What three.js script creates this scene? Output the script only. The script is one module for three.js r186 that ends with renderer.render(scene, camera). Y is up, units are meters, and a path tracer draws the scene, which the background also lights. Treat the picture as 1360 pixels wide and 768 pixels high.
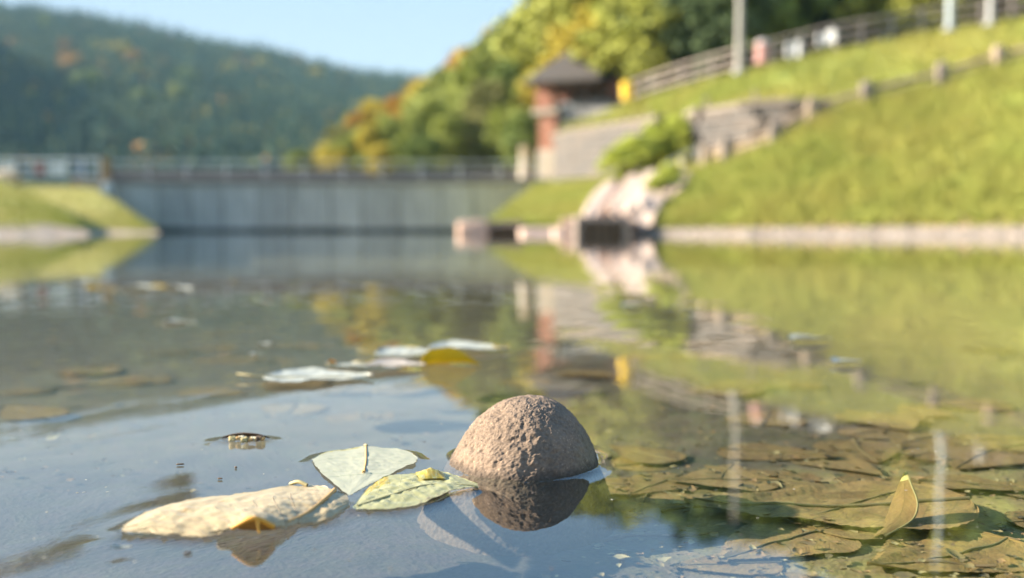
import * as THREE from 'three';
import { mergeGeometries, mergeVertices } from 'three/addons/utils/BufferGeometryUtils.js';
import { ImprovedNoise } from 'three/addons/math/ImprovedNoise.js';

// ------------------------------------------------------------------ camera, sky, sun, exposure
const scene = new THREE.Scene();
const FPX = 1458, CAM_H = 0.12, HZ = 305, PITCH = Math.atan((384 - HZ) / FPX);
const camera = new THREE.PerspectiveCamera(2 * Math.atan(384 / FPX) * 180 / Math.PI, 1360 / 768, 0.02, 4000);
camera.position.set(0, CAM_H, 0);
camera.rotation.x = -PITCH;
camera.focus = 0.535;
camera.userData.fStop = 5.5;
scene.add(camera);

const renderer = new THREE.WebGLRenderer({ antialias: true });
renderer.setSize(1024, 578);
renderer.toneMapping = THREE.LinearToneMapping;
renderer.toneMappingExposure = 4.25;
renderer.shadowMap.enabled = true;
renderer.shadowMap.type = THREE.PCFSoftShadowMap;

// clear autumn sky: pale at the horizon, bluer with height
{
  const w = 256, h = 256, data = new Float32Array(w * h * 4);
  const stops = [[0, .180, .198, .212], [6, .158, .186, .212], [11, .136, .176, .222], [18, .104, .186, .290], [35, .060, .130, .240], [90, .034, .085, .190]];
  for (let j = 0; j < h; j++) {
    const el = (j + .5) / h * 180 - 90;
    const e = Math.max(0, el);
    let k = 0; while (k < stops.length - 2 && e > stops[k + 1][0]) k++;
    const a = stops[k], b = stops[k + 1], t = Math.min(1, (e - a[0]) / (b[0] - a[0]));
    for (let i = 0; i < w; i++) {
      const o = (j * w + i) * 4;
      for (let c = 0; c < 3; c++) data[o + c] = a[c + 1] + (b[c + 1] - a[c + 1]) * t;
      data[o + 3] = 1;
    }
  }
  const t = new THREE.DataTexture(data, w, h, THREE.RGBAFormat, THREE.FloatType);
  t.mapping = THREE.EquirectangularReflectionMapping; t.magFilter = THREE.LinearFilter; t.needsUpdate = true;
  scene.background = t; scene.environment = t;
}
const SUN = new THREE.Vector3(-0.92, 0.410, -0.06).normalize();
const sun = new THREE.DirectionalLight(new THREE.Color(1.0, 0.9, 0.74), 5);
sun.position.copy(SUN).multiplyScalar(120);
sun.castShadow = true; sun.shadow.radius = 1.5;
sun.shadow.mapSize.set(4096, 4096);
Object.assign(sun.shadow.camera, { left: -90, right: 90, top: 60, bottom: -40, near: 1, far: 400 });
scene.add(sun); scene.add(sun.target);
scene.fog = new THREE.FogExp2(new THREE.Color(0.46, 0.78, 0.98), 0.00015);

// ------------------------------------------------------------------ helpers
let seedState = 7;
const reseed = (s) => { seedState = (s * 2654435761) >>> 0 || 1; };
const rnd = () => { seedState = (seedState + 0x6D2B79F5) >>> 0; let t = seedState; t = Math.imul(t ^ (t >>> 15), t | 1); t ^= t + Math.imul(t ^ (t >>> 7), t | 61); return ((t ^ (t >>> 14)) >>> 0) / 4294967296; };
const rr = (a, b) => a + (b - a) * rnd();
const noiseMaker = new ImprovedNoise();
const noise = (x, y = 0, z = 0) => noiseMaker.noise(x + 31.7, y + 11.3, z + 5.1);
const fbm = (x, y, z, o = 4) => { let s = 0, a = 1, f = 1; for (let i = 0; i < o; i++) { s += a * noise(x * f, y * f, z * f); a *= .5; f *= 2.03; } return s; };
const clamp = (x, a, b) => Math.min(b, Math.max(a, x));
const sstep = (a, b, x) => { const t = clamp((x - a) / (b - a), 0, 1); return t * t * (3 - 2 * t); };
const mix = (a, b, t) => a + (b - a) * t;
function lut(list, x) { // piecewise-linear table [[x, v...], ...]
  if (x <= list[0][0]) return list[0].slice(1);
  for (let i = 0; i < list.length - 1; i++) if (x <= list[i + 1][0]) { const t = (x - list[i][0]) / (list[i + 1][0] - list[i][0]); return list[i].slice(1).map((v, k) => mix(v, list[i + 1][k + 1], t)); }
  return list[list.length - 1].slice(1);
}
const cP = Math.cos(PITCH), sP = Math.sin(PITCH);
const V = (x, y, z) => new THREE.Vector3(x, y, z);
function P(px, py, d) { const a = (px - 680) / FPX, b = (384 - py) / FPX, y = b * cP - sP, z = -b * sP - cP, t = d / -z; return V(a * t, CAM_H + y * t, -d); } // survey: bearing and height of a point d metres off
function Wp(px, py, level = 0) { const a = (px - 680) / FPX, b = (384 - py) / FPX, y = b * cP - sP, z = -b * sP - cP, t = (level - CAM_H) / y; return V(a * t, level, z * t); }

const used = {};
function numbered(n) { used[n] = (used[n] ?? -1) + 1; return used[n] ? n + '_' + String(used[n]).padStart(3, '0') : n; }
function shadow(o) { o.castShadow = true; o.receiveShadow = true; return o; }
function thing(name, label, category, pos = [0, 0, 0], turn = 0, group) {
  const o = new THREE.Group(); o.name = numbered(name); o.position.set(...pos); o.rotation.y = turn;
  o.userData = { label, category }; if (group) o.userData.group = group; scene.add(o); return o;
}
function part(name, geo, mat, parent) { const m = shadow(new THREE.Mesh(geo, mat)); m.name = name; parent.add(m); return m; }
function structure(name, geo, mat, label) { const m = shadow(new THREE.Mesh(geo, mat)); m.name = numbered(name); m.userData = { kind: 'structure', label }; scene.add(m); return m; }
function copyOf(o, label, pos, turn) { const c = o.clone(); c.name = numbered(o.name.replace(/_\d{3}$/, '')); c.userData = { ...o.userData }; if (label) c.userData.label = label; if (pos) c.position.set(...pos); if (turn !== undefined) c.rotation.y = turn; scene.add(c); return c; }
const lin = (r, g, b) => new THREE.Color().setRGB(r, g, b);
const std = (r, g, b, rough = .9, more = {}) => new THREE.MeshStandardMaterial({ color: lin(r, g, b), roughness: rough, side: THREE.DoubleSide, ...more });

function gridGeo(nu, nv, fn, color, uvf) {
  const pos = [], uv = [], col = [], idx = [];
  for (let j = 0; j <= nv; j++) for (let i = 0; i <= nu; i++) {
    const p = fn(i / nu, j / nv); pos.push(p.x, p.y, p.z);
    const q = uvf ? uvf(i / nu, j / nv, p) : [i / nu, j / nv]; uv.push(q[0], q[1]);
    if (color) { const c = color(i / nu, j / nv, p); col.push(c[0], c[1], c[2]); }
  }
  for (let j = 0; j < nv; j++) for (let i = 0; i < nu; i++) { const a = j * (nu + 1) + i, b = a + 1, c = a + nu + 1, d = c + 1; idx.push(a, b, d, a, d, c); }
  const g = new THREE.BufferGeometry();
  g.setAttribute('position', new THREE.Float32BufferAttribute(pos, 3));
  g.setAttribute('uv', new THREE.Float32BufferAttribute(uv, 2));
  if (color) g.setAttribute('color', new THREE.Float32BufferAttribute(col, 3));
  g.setIndex(idx); g.computeVertexNormals(); return g;
}
function box(w, h, d, x = 0, y = 0, z = 0, ry = 0) { const g = new THREE.BoxGeometry(w, h, d); if (ry) g.rotateY(ry); g.translate(x, y, z); return g; }
function chamferBox(w, h, d, b = .03, x = 0, y = 0, z = 0) {
  const s = new THREE.Shape(); const a = w / 2 - b, c = h / 2 - b; s.moveTo(-a, -c); s.lineTo(a, -c); s.lineTo(a, c); s.lineTo(-a, c); s.closePath();
  const g = new THREE.ExtrudeGeometry(s, { depth: d - 2 * b, bevelEnabled: true, bevelSize: b, bevelThickness: b, bevelSegments: 1 }); g.translate(x, y, z - d / 2 + b); return g;
}
function rod(a, b, r0, r1 = r0, seg = 8) {
  const d = b.clone().sub(a), g = new THREE.CylinderGeometry(r1, r0, d.length(), seg);
  g.applyQuaternion(new THREE.Quaternion().setFromUnitVectors(V(0, 1, 0), d.clone().normalize())); const m = a.clone().add(b).multiplyScalar(.5); g.translate(m.x, m.y, m.z); return g;
}
function roughStone(w, h, d, seed, amp = .12) {
  let g = new THREE.IcosahedronGeometry(.5, 5); g.deleteAttribute('uv'); g.deleteAttribute('normal'); g = mergeVertices(g, 1e-5);
  const p = g.attributes.position;
  for (let i = 0; i < p.count; i++) {
    let x = p.getX(i) * 2, y = p.getY(i) * 2, z = p.getZ(i) * 2;
    const q = Math.pow(Math.abs(x) ** 5 + Math.abs(y) ** 5 + Math.abs(z) ** 5, 1 / 5); x /= q; y /= q; z /= q;
    const n = 1 + amp * fbm(x * 1.1 + seed * 3.1, y * 1.1, z * 1.1 - seed, 4);
    p.setXYZ(i, x * n * w / 2, y * n * h / 2, z * n * d / 2);
  }
  g.setAttribute('uv', new THREE.Float32BufferAttribute(new Float32Array(p.count * 2), 2));
  g.computeVertexNormals(); return g;
}
function angularStone(w, h, d, seed, amp = .2) {
  const c = new THREE.IcosahedronGeometry(.5, 2); const p = c.attributes.position;
  for (let i = 0; i < p.count; i++) { let x = p.getX(i) * 2, y = p.getY(i) * 2, z = p.getZ(i) * 2; const q = Math.pow(Math.abs(x) ** 8 + Math.abs(y) ** 8 + Math.abs(z) ** 8, 1 / 8); x /= q; y /= q; z /= q; const n = 1 + amp * fbm(x * 1.3 + seed * 3.1, y * 1.3, z * 1.3 - seed, 3); p.setXYZ(i, x * n * w / 2, y * n * h / 2, z * n * d / 2); }
  c.computeVertexNormals(); return c;
}
function dataTex(n, fn, srgb = false, m = n) {
  const d = new Uint8Array(n * m * 4);
  for (let j = 0; j < m; j++) for (let i = 0; i < n; i++) { const c = fn(i / n, j / m), o = (j * n + i) * 4; for (let k = 0; k < 3; k++) d[o + k] = clamp(c[k] * 255, 0, 255); d[o + 3] = 255; }
  const t = new THREE.DataTexture(d, n, m); t.wrapS = t.wrapT = THREE.RepeatWrapping; t.magFilter = THREE.LinearFilter; t.minFilter = THREE.LinearMipmapLinearFilter; if (srgb) t.colorSpace = THREE.SRGBColorSpace; t.needsUpdate = true; return t;
}
// noise that tiles over [0,1)
function tileNoise(u, v, f, s) { const a = u * Math.PI * 2, b = v * Math.PI * 2, r = f / (2 * Math.PI); return noiseMaker.noise(Math.cos(a) * r + s, Math.sin(a) * r + Math.cos(b) * r * .77 + 3.3 * s, Math.sin(b) * r + Math.cos(b) * r * .4 + s * 1.7); }
function tileFbm(u, v, f, s, o = 4) { let r = 0, a = 1; for (let i = 0; i < o; i++) { r += a * tileNoise(u, v, f * 2 ** i, s + i * 9.1); a *= .55; } return r; }

// ------------------------------------------------------------------ shared materials
const grainTex = dataTex(512, (u, v) => { const n = .8 + .22 * tileFbm(u, v, 10, 2, 5); return [n, n, n]; });
const grainBump = dataTex(512, (u, v) => { const n = .5 + .35 * tileFbm(u, v, 14, 5, 5); return [n, n, n]; });
const streakTex = dataTex(512, (u, v) => { const n = .74 + .22 * tileFbm(u, v * .12, 26, 4, 3) + .10 * tileFbm(u, v, 9, 8, 4); return [n * .98, n, n * 1.0]; });
const siltTex = dataTex(1024, (u, v) => {
  const n = tileFbm(u, v, 9, 3, 6), f = tileFbm(u, v, 120, 17, 3), m = tileFbm(u, v, 22, 29, 4);
  const b = .62 + .24 * n + .15 * f, k = clamp(.5 + m, 0, 1);
  return [b * mix(.93, 1.0, k), b * mix(1.0, .93, k), b * mix(.72, .98, k)];
});
const siltBump = dataTex(1024, (u, v) => { const n = .5 + .2 * tileFbm(u, v, 12, 3, 6) + .2 * tileFbm(u, v, 90, 17, 3); return [n, n, n]; });
const grassTex = dataTex(512, (u, v) => { const n = .78 + .2 * tileFbm(u, v, 7, 6, 6), k = clamp(.5 + .9 * tileFbm(u, v, 5, 33, 5), 0, 1); return [n * mix(.9, 1.06, k), n, n * mix(1, .88, k)]; });

const metreUv = (s) => (u, v, p) => [p.x * s, p.z * s];

// ------------------------------------------------------------------ the hero stone's outline (used by the water as well)
const STONE = V((699 - 680) / FPX * .562, 0, -.562), ST_H = .0338, ST_RX = .0392, ST_RZ = .050;
function stoneRadius(ang, y) { // radius of the stone's cross-section in direction ang at height y
  const k = Math.pow(clamp((ST_H - y) / ST_H, 0, 4), .39);
  const c = Math.cos(ang), s = Math.sin(ang), p = s > 0 ? 1.9 : 2.05;
  let r = Math.pow(Math.abs(c / ST_RX) ** p + Math.abs(s / ST_RZ) ** p, -1 / p) * k;
  r *= 1 + .045 * noise(Math.cos(ang) * 1.3, y * 40, Math.sin(ang) * 1.3 + 4);
  return r;
}

// ------------------------------------------------------------------ floating leaves: control rows on the water (pixel bearing of the water contact, lift in metres)
const row = (list) => new THREE.CatmullRomCurve3(list.map(([px, py, up]) => { const w = Wp(px, py); w.y = .0018 + (up - .0012) * .72; return w; }), false, 'centripetal');
const floats = {
  cream: [
    row([[163, 704, .0012], [195, 690, .003], [250, 676, .004], [318, 668, .0042], [375, 660, .0046], [412, 657, .0042], [438, 664, .0056], [458, 668, .0040]]),
    row([[162, 707, .0012], [205, 703, .0048], [255, 696, .0062], [312, 692, .0075], [362, 692, .0080], [405, 682, .0058], [438, 677, .0056], [461, 672, .0036]]),
    row([[162, 709, .0012], [212, 712, .0034], [262, 712, .0040], [305, 711, .0070], [338, 712, .0100], [372, 706, .0064], [408, 697, .0036], [440, 688, .0036], [463, 676, .0026]]),
    row([[162, 711, .0012], [215, 716, .0013], [268, 719, .0012], [298, 716, .0026], [338, 717, .0102], [370, 711, .0026], [398, 702, .0013], [438, 694, .0012], [463, 680, .0012]]),
  ],
  pale: [
    row([[414, 614, .0012], [432, 606, .0016], [458, 602, .0015], [486, 600, .0028], [514, 601, .0018], [540, 604, .0016], [555, 612, .0012]]),
    row([[418, 621, .0012], [440, 617, .0013], [462, 616, .0014], [486, 615, .0019], [510, 615, .0014], [532, 617, .0013], [551, 619, .0012]]),
    row([[428, 633, .0012], [445, 633, .0012], [462, 633, .0013], [484, 633, .0017], [500, 631, .0013], [515, 630, .0012], [530, 628, .0012]]),
    row([[460, 662, .0012], [461, 662.5, .0012], [462, 663, .0012], [463, 663.5, .0012], [464, 663, .0012], [465, 662.5, .0012], [466, 662, .0012]]),
  ],
  yellow: [
    row([[470, 678, .0012], [492, 652, .0018], [512, 644, .0040], [545, 640, .0042], [572, 638, .0050], [598, 640, .0036], [633, 648, .0014]]),
    row([[470, 679, .0012], [496, 662, .0024], [520, 655, .0034], [548, 651, .0044], [576, 648, .0040], [600, 648, .0036], [634, 650, .0014]]),
    row([[470, 680, .0012], [498, 673, .0020], [525, 667, .0026], [552, 661, .0030], [580, 656, .0040], [604, 653, .0034], [634, 652, .0014]]),
    row([[470, 681, .0012], [500, 682, .0012], [528, 681, .0012], [556, 675, .0013], [584, 667, .0024], [607, 658, .0026], [634, 653, .0014]]),
  ],
};
function rowsPoint(rows, u, v) {
  const pts = rows.map((r) => r.getPoint(u)), t = v * (rows.length - 1), i = Math.min(rows.length - 2, Math.floor(t)), f = t - i;
  const a = pts[Math.max(0, i - 1)], b = pts[i], c = pts[i + 1], d = pts[Math.min(pts.length - 1, i + 2)];
  const cr = (p0, p1, p2, p3) => .5 * (2 * p1 + (p2 - p0) * f + (2 * p0 - 5 * p1 + 4 * p2 - p3) * f * f + (3 * p1 - p0 - 3 * p2 + p3) * f * f * f);
  return V(cr(a.x, b.x, c.x, d.x), cr(a.y, b.y, c.y, d.y), cr(a.z, b.z, c.z, d.z));
}
function outlineOf(rows) {
  const o = [], n = 28; for (let i = 0; i <= n; i++) o.push(rows[0].getPoint(i / n));
  for (let i = n; i >= 0; i--) o.push(rows[rows.length - 1].getPoint(i / n)); return o.map((p) => [p.x, p.z]);
}
const outlines = Object.values(floats).map(outlineOf);
{ // curled scrap and a few further floating leaves also pull the water up
  const c = Wp(325, 586), o = []; for (let i = 0; i < 20; i++) { const a = i / 20 * Math.PI * 2; o.push([c.x + .0135 * Math.cos(a), c.z + .006 * Math.sin(a)]); } outlines.push(o);
}
{ const o = []; for (let i = 0; i < 72; i++) { const a = i / 72 * Math.PI * 2, r = stoneRadius(a, 0) * .985; o.push([STONE.x + r * Math.cos(a), STONE.z + r * Math.sin(a)]); } outlines.push(o); }
const bounds = outlines.map((o) => [Math.min(...o.map((p) => p[0])) - .02, Math.max(...o.map((p) => p[0])) + .02, Math.min(...o.map((p) => p[1])) - .02, Math.max(...o.map((p) => p[1])) + .02]);
function rimDistance(o, x, z) {
  let best = 1e9, inside = false;
  for (let i = 0, j = o.length - 1; i < o.length; j = i++) {
    const [ax, az] = o[j], [bx, bz] = o[i], dx = bx - ax, dz = bz - az, t = clamp(((x - ax) * dx + (z - az) * dz) / (dx * dx + dz * dz + 1e-12), 0, 1);
    best = Math.min(best, Math.hypot(x - ax - dx * t, z - az - dz * t));
    if ((az > z) !== (bz > z) && x < (bx - ax) * (z - az) / (bz - az) + ax) inside = !inside;
  }
  return [best, inside];
}
function waterHeight(x, z) {
  let h = 0; const d = -z;
  // a breath of swell, and the skin of water pulled up at leaves and stone
  h += .00010 * Math.sin(x * 9 + z * 5.2 + 1.3) + .00008 * Math.sin(z * 14 - x * 4.1) + .0005 * fbm(x * 1.3, 3, z * 2.1, 2) * sstep(.6, 2.5, d);
  h += .0066 * sstep(.0, -.5, x) * (sstep(.42, .95, d) - .5);
  for (let k = 0; k < outlines.length; k++) {
    const b = bounds[k]; if (x < b[0] || x > b[1] || z < b[2] || z > b[3]) continue;
    const [dist, inside] = rimDistance(outlines[k], x, z), last = k === outlines.length - 1;
    const up = last ? .0020 : .0016;
    h += inside ? up * Math.exp(-dist / .004) * (last ? 1 : .6) : up * Math.exp(-dist / (last ? .0036 : .0040));
  }
  return h;
}

// ------------------------------------------------------------------ water
const rippleTex = dataTex(1024, (u, v) => { const n = .5 + .24 * tileFbm(u, v, 14, 41, 3); return [n, n, n]; });
const waterMat = new THREE.MeshPhysicalMaterial({ color: lin(.93, .96, .93), transmission: 1, thickness: 0, roughness: 0, ior: 1.5, bumpMap: rippleTex, bumpScale: .0010, side: THREE.DoubleSide });
{
  const cut = [];
  const axis = (near0, near1, fine, far0, far1, grow) => { const a = []; for (let x = near0; x <= near1 + 1e-9; x += fine) a.push(x); let s = fine, x = near1; while (x < far1) { s = Math.min(s * grow, 4); x += s; a.push(x); } s = fine; x = near0; while (x > far0) { s = Math.min(s * grow, 4); x -= s; a.unshift(x); } return a; };
  const xs = axis(-.185, .085, .00125, -46, 34, 1.13), zs = axis(-.66, -.415, .00125, -60.35, 9, 1.1);
  const g = gridGeo(xs.length - 1, zs.length - 1, (u, v) => { const x = xs[Math.round(u * (xs.length - 1))], z = zs[zs.length - 1 - Math.round(v * (zs.length - 1))]; return V(x, waterHeight(x, z), z); }, null, (u, v, p) => [p.x / 1.9, p.z / 2.6]);
  structure('water', g, waterMat, 'calm clear reservoir water mirroring banks, trees and sky');
}

// ------------------------------------------------------------------ lake bed near the camera
const bedDepth = (x, z) => {
  const d = -z;
  return -.030 - .020 * sstep(.45, 1.6, d) - .30 * sstep(1.4, 9, d) - .4 * sstep(5, 12, Math.abs(x)) + .004 * fbm(x * 5, 1, z * 5, 3) + .0016 * fbm(x * 26, 4, z * 26, 3);
};
const bedMat = new THREE.MeshStandardMaterial({ map: siltTex, bumpMap: siltBump, bumpScale: .0012, roughness: .95, vertexColors: true, side: THREE.DoubleSide });
{
  const n = 260;
  const xf = (u) => { const t = u * 2 - 1; return Math.sign(t) * (.75 * Math.abs(t) + 10 * Math.abs(t) ** 5); };
  const zf = (v) => .7 - 1.6 * v - 13 * v ** 5;
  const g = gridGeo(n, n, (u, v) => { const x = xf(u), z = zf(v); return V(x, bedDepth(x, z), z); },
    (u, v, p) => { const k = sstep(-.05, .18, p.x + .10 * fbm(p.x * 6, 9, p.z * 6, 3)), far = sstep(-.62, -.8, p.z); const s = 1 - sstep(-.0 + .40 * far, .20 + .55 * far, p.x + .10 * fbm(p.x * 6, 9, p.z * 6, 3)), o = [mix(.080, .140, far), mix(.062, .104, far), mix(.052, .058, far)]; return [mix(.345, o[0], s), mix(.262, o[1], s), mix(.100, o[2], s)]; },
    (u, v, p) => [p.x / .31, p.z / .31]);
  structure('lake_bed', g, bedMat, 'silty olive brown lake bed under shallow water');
}

// ------------------------------------------------------------------ the stone
{
  const t = thing('stone', 'rough reddish brown sandstone standing out of the shallow water', 'stone', [STONE.x, 0, STONE.z]);
  const nu = 620, nv = 380, y1 = -.047;
  const pit = (x, y, z) => fbm(x * 330, y * 330, z * 330, 3) * .00038 + noise(x * 1100, y * 1100, z * 1100) * .00022 + Math.min(0, fbm(x * 170 + 9, y * 170, z * 170, 2)) * .0010 + fbm(x * 45, y * 45, z * 45, 2) * .0008;
  const shape = (u, v) => {
    const ang = u * Math.PI * 2, y = ST_H - (ST_H - y1) * v ** 1.7; let r = stoneRadius(ang, y);
    const lean = .006 * (ST_H - y) / ST_H - .003;
    let x = r * Math.cos(ang) - lean * .6, z = r * Math.sin(ang);
    const n = V(Math.cos(ang) / ST_RX, 1 / ST_H * (r < .02 ? 1.6 : .7), Math.sin(ang) / ST_RZ).normalize(), rough = (Math.sin(ang) > 0 && Math.cos(ang) < .35 ? 1.35 : 1) * pit(x, y, z);
    return V(x + n.x * rough, y + n.y * rough, z + n.z * rough);
  };
  const g = gridGeo(nu, nv, (u, v) => shape(u === 1 ? 0 : u, v), (u, v, p) => {
    const n = 1 + .34 * fbm(p.x * 700, p.y * 700, p.z * 700, 2) + .26 * fbm(p.x * 55, p.y * 55, p.z * 55, 4);
    const wet = sstep(.0062, .0018, p.y + .0014 * fbm(p.x * 120, 2, p.z * 120, 2));      // dark damp band at the water line
    const moss = .55 * sstep(.012, .036, p.x - .25 * p.y + .006 * fbm(p.x * 80, 5, p.z * 80, 3)); // olive film on the damp side
    const c = [mix(.300, .200, moss), mix(.206, .160, moss), mix(.138, .070, moss)], k = n * mix(1, .45, wet); const fleck = noise(p.x * 900 + 40, p.y * 900, p.z * 900) > .52 ? 1.7 : 1; return c.map((x) => clamp(x * k * fleck * .54, .012, .8));
  });
  part('stone_body', g, new THREE.MeshStandardMaterial({ vertexColors: true, roughness: .93, side: THREE.DoubleSide }), t);
}

// ------------------------------------------------------------------ leaf textures and materials
function canvasTex(w, h, draw) { const c = document.createElement('canvas'); c.width = w; c.height = h; draw(c.getContext('2d'), w, h); const t = new THREE.CanvasTexture(c); t.colorSpace = THREE.SRGBColorSpace; t.magFilter = THREE.LinearFilter; return t; }
function mottle(x, w, h, base, spots, seed, strength = 10) {
  reseed(seed); x.fillStyle = base; x.fillRect(0, 0, w, h);
  for (let i = 0; i < 1500; i++) { const s = spots[Math.floor(rnd() * spots.length)]; x.globalAlpha = rr(.02, .11); x.fillStyle = s; x.beginPath(); x.ellipse(rr(0, w), rr(0, h), rr(1, strength * 2.4), rr(1, strength), rr(0, 3), 0, 7); x.fill(); }
  x.globalAlpha = 1;
}
function curveLine(x, pts, width, style, alpha = 1) { x.globalAlpha = alpha; x.strokeStyle = style; x.lineWidth = width; x.lineCap = 'round'; x.beginPath(); x.moveTo(...pts[0]); for (let i = 1; i < pts.length - 1; i++) x.quadraticCurveTo(pts[i][0], pts[i][1], (pts[i][0] + pts[i + 1][0]) / 2, (pts[i][1] + pts[i + 1][1]) / 2); x.lineTo(...pts[pts.length - 1]); x.stroke(); x.globalAlpha = 1; }
function pinnate(x, w, h, color, n = 9, alpha = .6, fineColor = color) { // midrib along u at v = .5
  for (let i = 0; i < n; i++) for (const s of [-1, 1]) {
    const u0 = (i + .3) / n * w * .92, y0 = h / 2, u1 = u0 + w * .2, y1 = h / 2 + s * h * .46;
    curveLine(x, [[u0, y0], [(u0 + u1) / 2 - w * .015, (y0 + y1) / 2 + s * h * .03], [u1, y1]], 3.2, color, alpha);
    for (let k = 1; k < 7; k++) { const t = k / 7, ux = mix(u0, u1, t), uy = mix(y0, y1, t); curveLine(x, [[ux, uy], [ux + rr(8, 22), uy - s * rr(2, 8)], [ux + w / n * .95, uy + s * rr(-6, 10)]], 1.1, fineColor, alpha * .5); }
  }
  curveLine(x, [[0, h / 2], [w * .5, h / 2], [w, h / 2]], 5, color, .9);
}
const leafMat = (map, more = {}) => new THREE.MeshPhysicalMaterial({ map, roughness: .55, transmission: .22, thickness: 0, side: THREE.DoubleSide, ...more });
const texCream = canvasTex(1024, 512, (x, w, h) => {
  mottle(x, w, h, '#d6c8a6', ['#f1e8cf', '#bda77a', '#e6dcc0', '#a58e62', '#d0cca8'], 11, 16);
  const q = (px, py) => [px * w, py * h];
  for (let i = 0; i < 9; i++) { const s = .10 + i * .065; curveLine(x, [q(s, .62 - i * .06), q(s + .07, .72 - i * .03), q(s + .12, .98)], 3.2, '#96733f', .8); }
  for (let i = 0; i < 8; i++) { const t = i / 8; curveLine(x, [q(mix(.90, .64, t), mix(.02, .9, t)), q(mix(.80, .55, t), mix(.05, .72, t)), q(mix(.70, .42, t), mix(.02, .55, t))], 2.8, '#96733f', .75); curveLine(x, [q(mix(.90, .64, t), mix(.02, .9, t)), q(mix(.95, .72, t), mix(.2, .98, t)), q(mix(1, .8, t), mix(.4, 1, t))], 2.6, '#9c7b48', .7); }
  curveLine(x, [q(.04, .55), q(.2, .35), q(.5, .06)], 5, '#c79a55', .9);
  reseed(5); for (let i = 0; i < 34; i++) { x.globalAlpha = rr(.15, .5); x.fillStyle = ['#7a6040', '#8d7450', '#6e5c44'][i % 3]; x.beginPath(); x.ellipse(rr(.05, .6) * w, rr(.1, .95) * h, rr(3, 12), rr(2, 7), rr(0, 3), 0, 7); x.fill(); } x.globalAlpha = 1;
  for (let i = 0; i < 60; i++) { x.globalAlpha = .5; x.fillStyle = '#c2832c'; x.beginPath(); x.ellipse(rr(.52, .66) * w, rr(.93, 1) * h, rr(4, 14), rr(3, 9), 0, 0, 7); x.fill(); } x.globalAlpha = 1;
});
const texPale = canvasTex(512, 512, (x, w, h) => {
  mottle(x, w, h, '#c6c9b6', ['#dcdfd2', '#b3bb9c', '#d3d6c4', '#c3c6a8', '#a9b08c'], 12, 13);
  for (let i = 0; i < 9; i++) for (const s of [-1, 1]) { const t = i / 9; curveLine(x, [[.5 * w, (.04 + t * .75) * h], [(.5 + s * .22) * w, (.0 + t * .8) * h], [(.5 + s * .5) * w, (-.02 + t * .86 + rr(-.02, .02)) * h]], rr(1.6, 2.8), '#7e8f66', rr(.35, .65)); }
  for (let i = 0; i < 90; i++) { x.globalAlpha = .35; x.fillStyle = ['#c9bb3c', '#9a8b2c', '#d2c75a'][i % 3]; x.beginPath(); x.ellipse(rr(0, .46) * w, rr(0, .05) * h, rr(3, 12), rr(2, 7), 0, 0, 7); x.fill(); } x.globalAlpha = 1;
});
const texYellow = canvasTex(1024, 512, (x, w, h) => {
  mottle(x, w, h, '#cfcc94', ['#e2dfb4', '#c3bf7a', '#d6d8a6', '#bcae68', '#d9d4a0'], 13, 11);
  for (let i = 0; i < 170; i++) { x.globalAlpha = .28; x.fillStyle = ['#dfb805', '#e6c414', '#cf9f06'][i % 3]; x.beginPath(); x.ellipse(rr(.10, .34) * w, rr(0, .24) * h, rr(5, 26), rr(4, 18), 0, 0, 7); x.fill(); }
  for (let i = 0; i < 60; i++) { x.globalAlpha = .25; x.fillStyle = '#dcc12c'; x.beginPath(); x.ellipse(rr(.52, .72) * w, rr(.0, .3) * h, rr(4, 18), rr(3, 12), 0, 0, 7); x.fill(); }
  for (let i = 0; i < 70; i++) { x.globalAlpha = .3; x.fillStyle = ['#6a4a35', '#8a6a52', '#6d5a55'][i % 3]; x.beginPath(); x.ellipse(rr(.5, .98) * w, rr(.9, 1) * h, rr(4, 18), rr(2, 9), 0, 0, 7); x.fill(); }
  curveLine(x, [[.02 * w, .62 * h], [.4 * w, .62 * h], [w, .5 * h]], 4, '#a98f5a', .8);
  for (let i = 0; i < 10; i++) { const u = .08 + i * .09; curveLine(x, [[u * w, .62 * h], [(u + .05) * w, .35 * h], [(u + .1) * w, .02 * h]], 1.8, '#a6a05c', .6); curveLine(x, [[u * w, .62 * h], [(u + .05) * w, .8 * h], [(u + .09) * w, h]], 1.8, '#9d8f5e', .6); }
  x.globalAlpha = 1;
});
const texWhite = canvasTex(512, 256, (x, w, h) => { mottle(x, w, h, '#c9cdc4', ['#dfe2dc', '#b6bbb0', '#d3d2c2', '#c4c9c6'], 14, 8); pinnate(x, w, h, '#9a9f90', 9, .6); });
const texGold = canvasTex(512, 256, (x, w, h) => { mottle(x, w, h, '#c9a80c', ['#dcc022', '#b38f08', '#c8b428', '#a8840a'], 15, 8); pinnate(x, w, h, '#9a7a10', 9, .6); });
const texSunk = [16, 17, 18].map((s, k) => canvasTex(512, 256, (x, w, h) => {
  mottle(x, w, h, ['#7d6a40', '#6c5a38', '#84704a'][k], ['#8d7a4c', '#5a4a2c', '#857040', '#4a3b24', '#94835a', '#6b4f2c'], s, 22); pinnate(x, w, h, '#4f4628', 9, .45);
  for (let i = 0; i < 2600; i++) { x.globalAlpha = rr(.15, .5); x.fillStyle = ['#3f3823', '#a0935f', '#5d5231', '#8a7c4c'][i % 4]; const r = rr(.6, 2.6); x.beginPath(); x.ellipse(rr(0, w), rr(0, h), r * 1.6, r, rr(0, 3), 0, 7); x.fill(); } x.globalAlpha = 1;
}));
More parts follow.
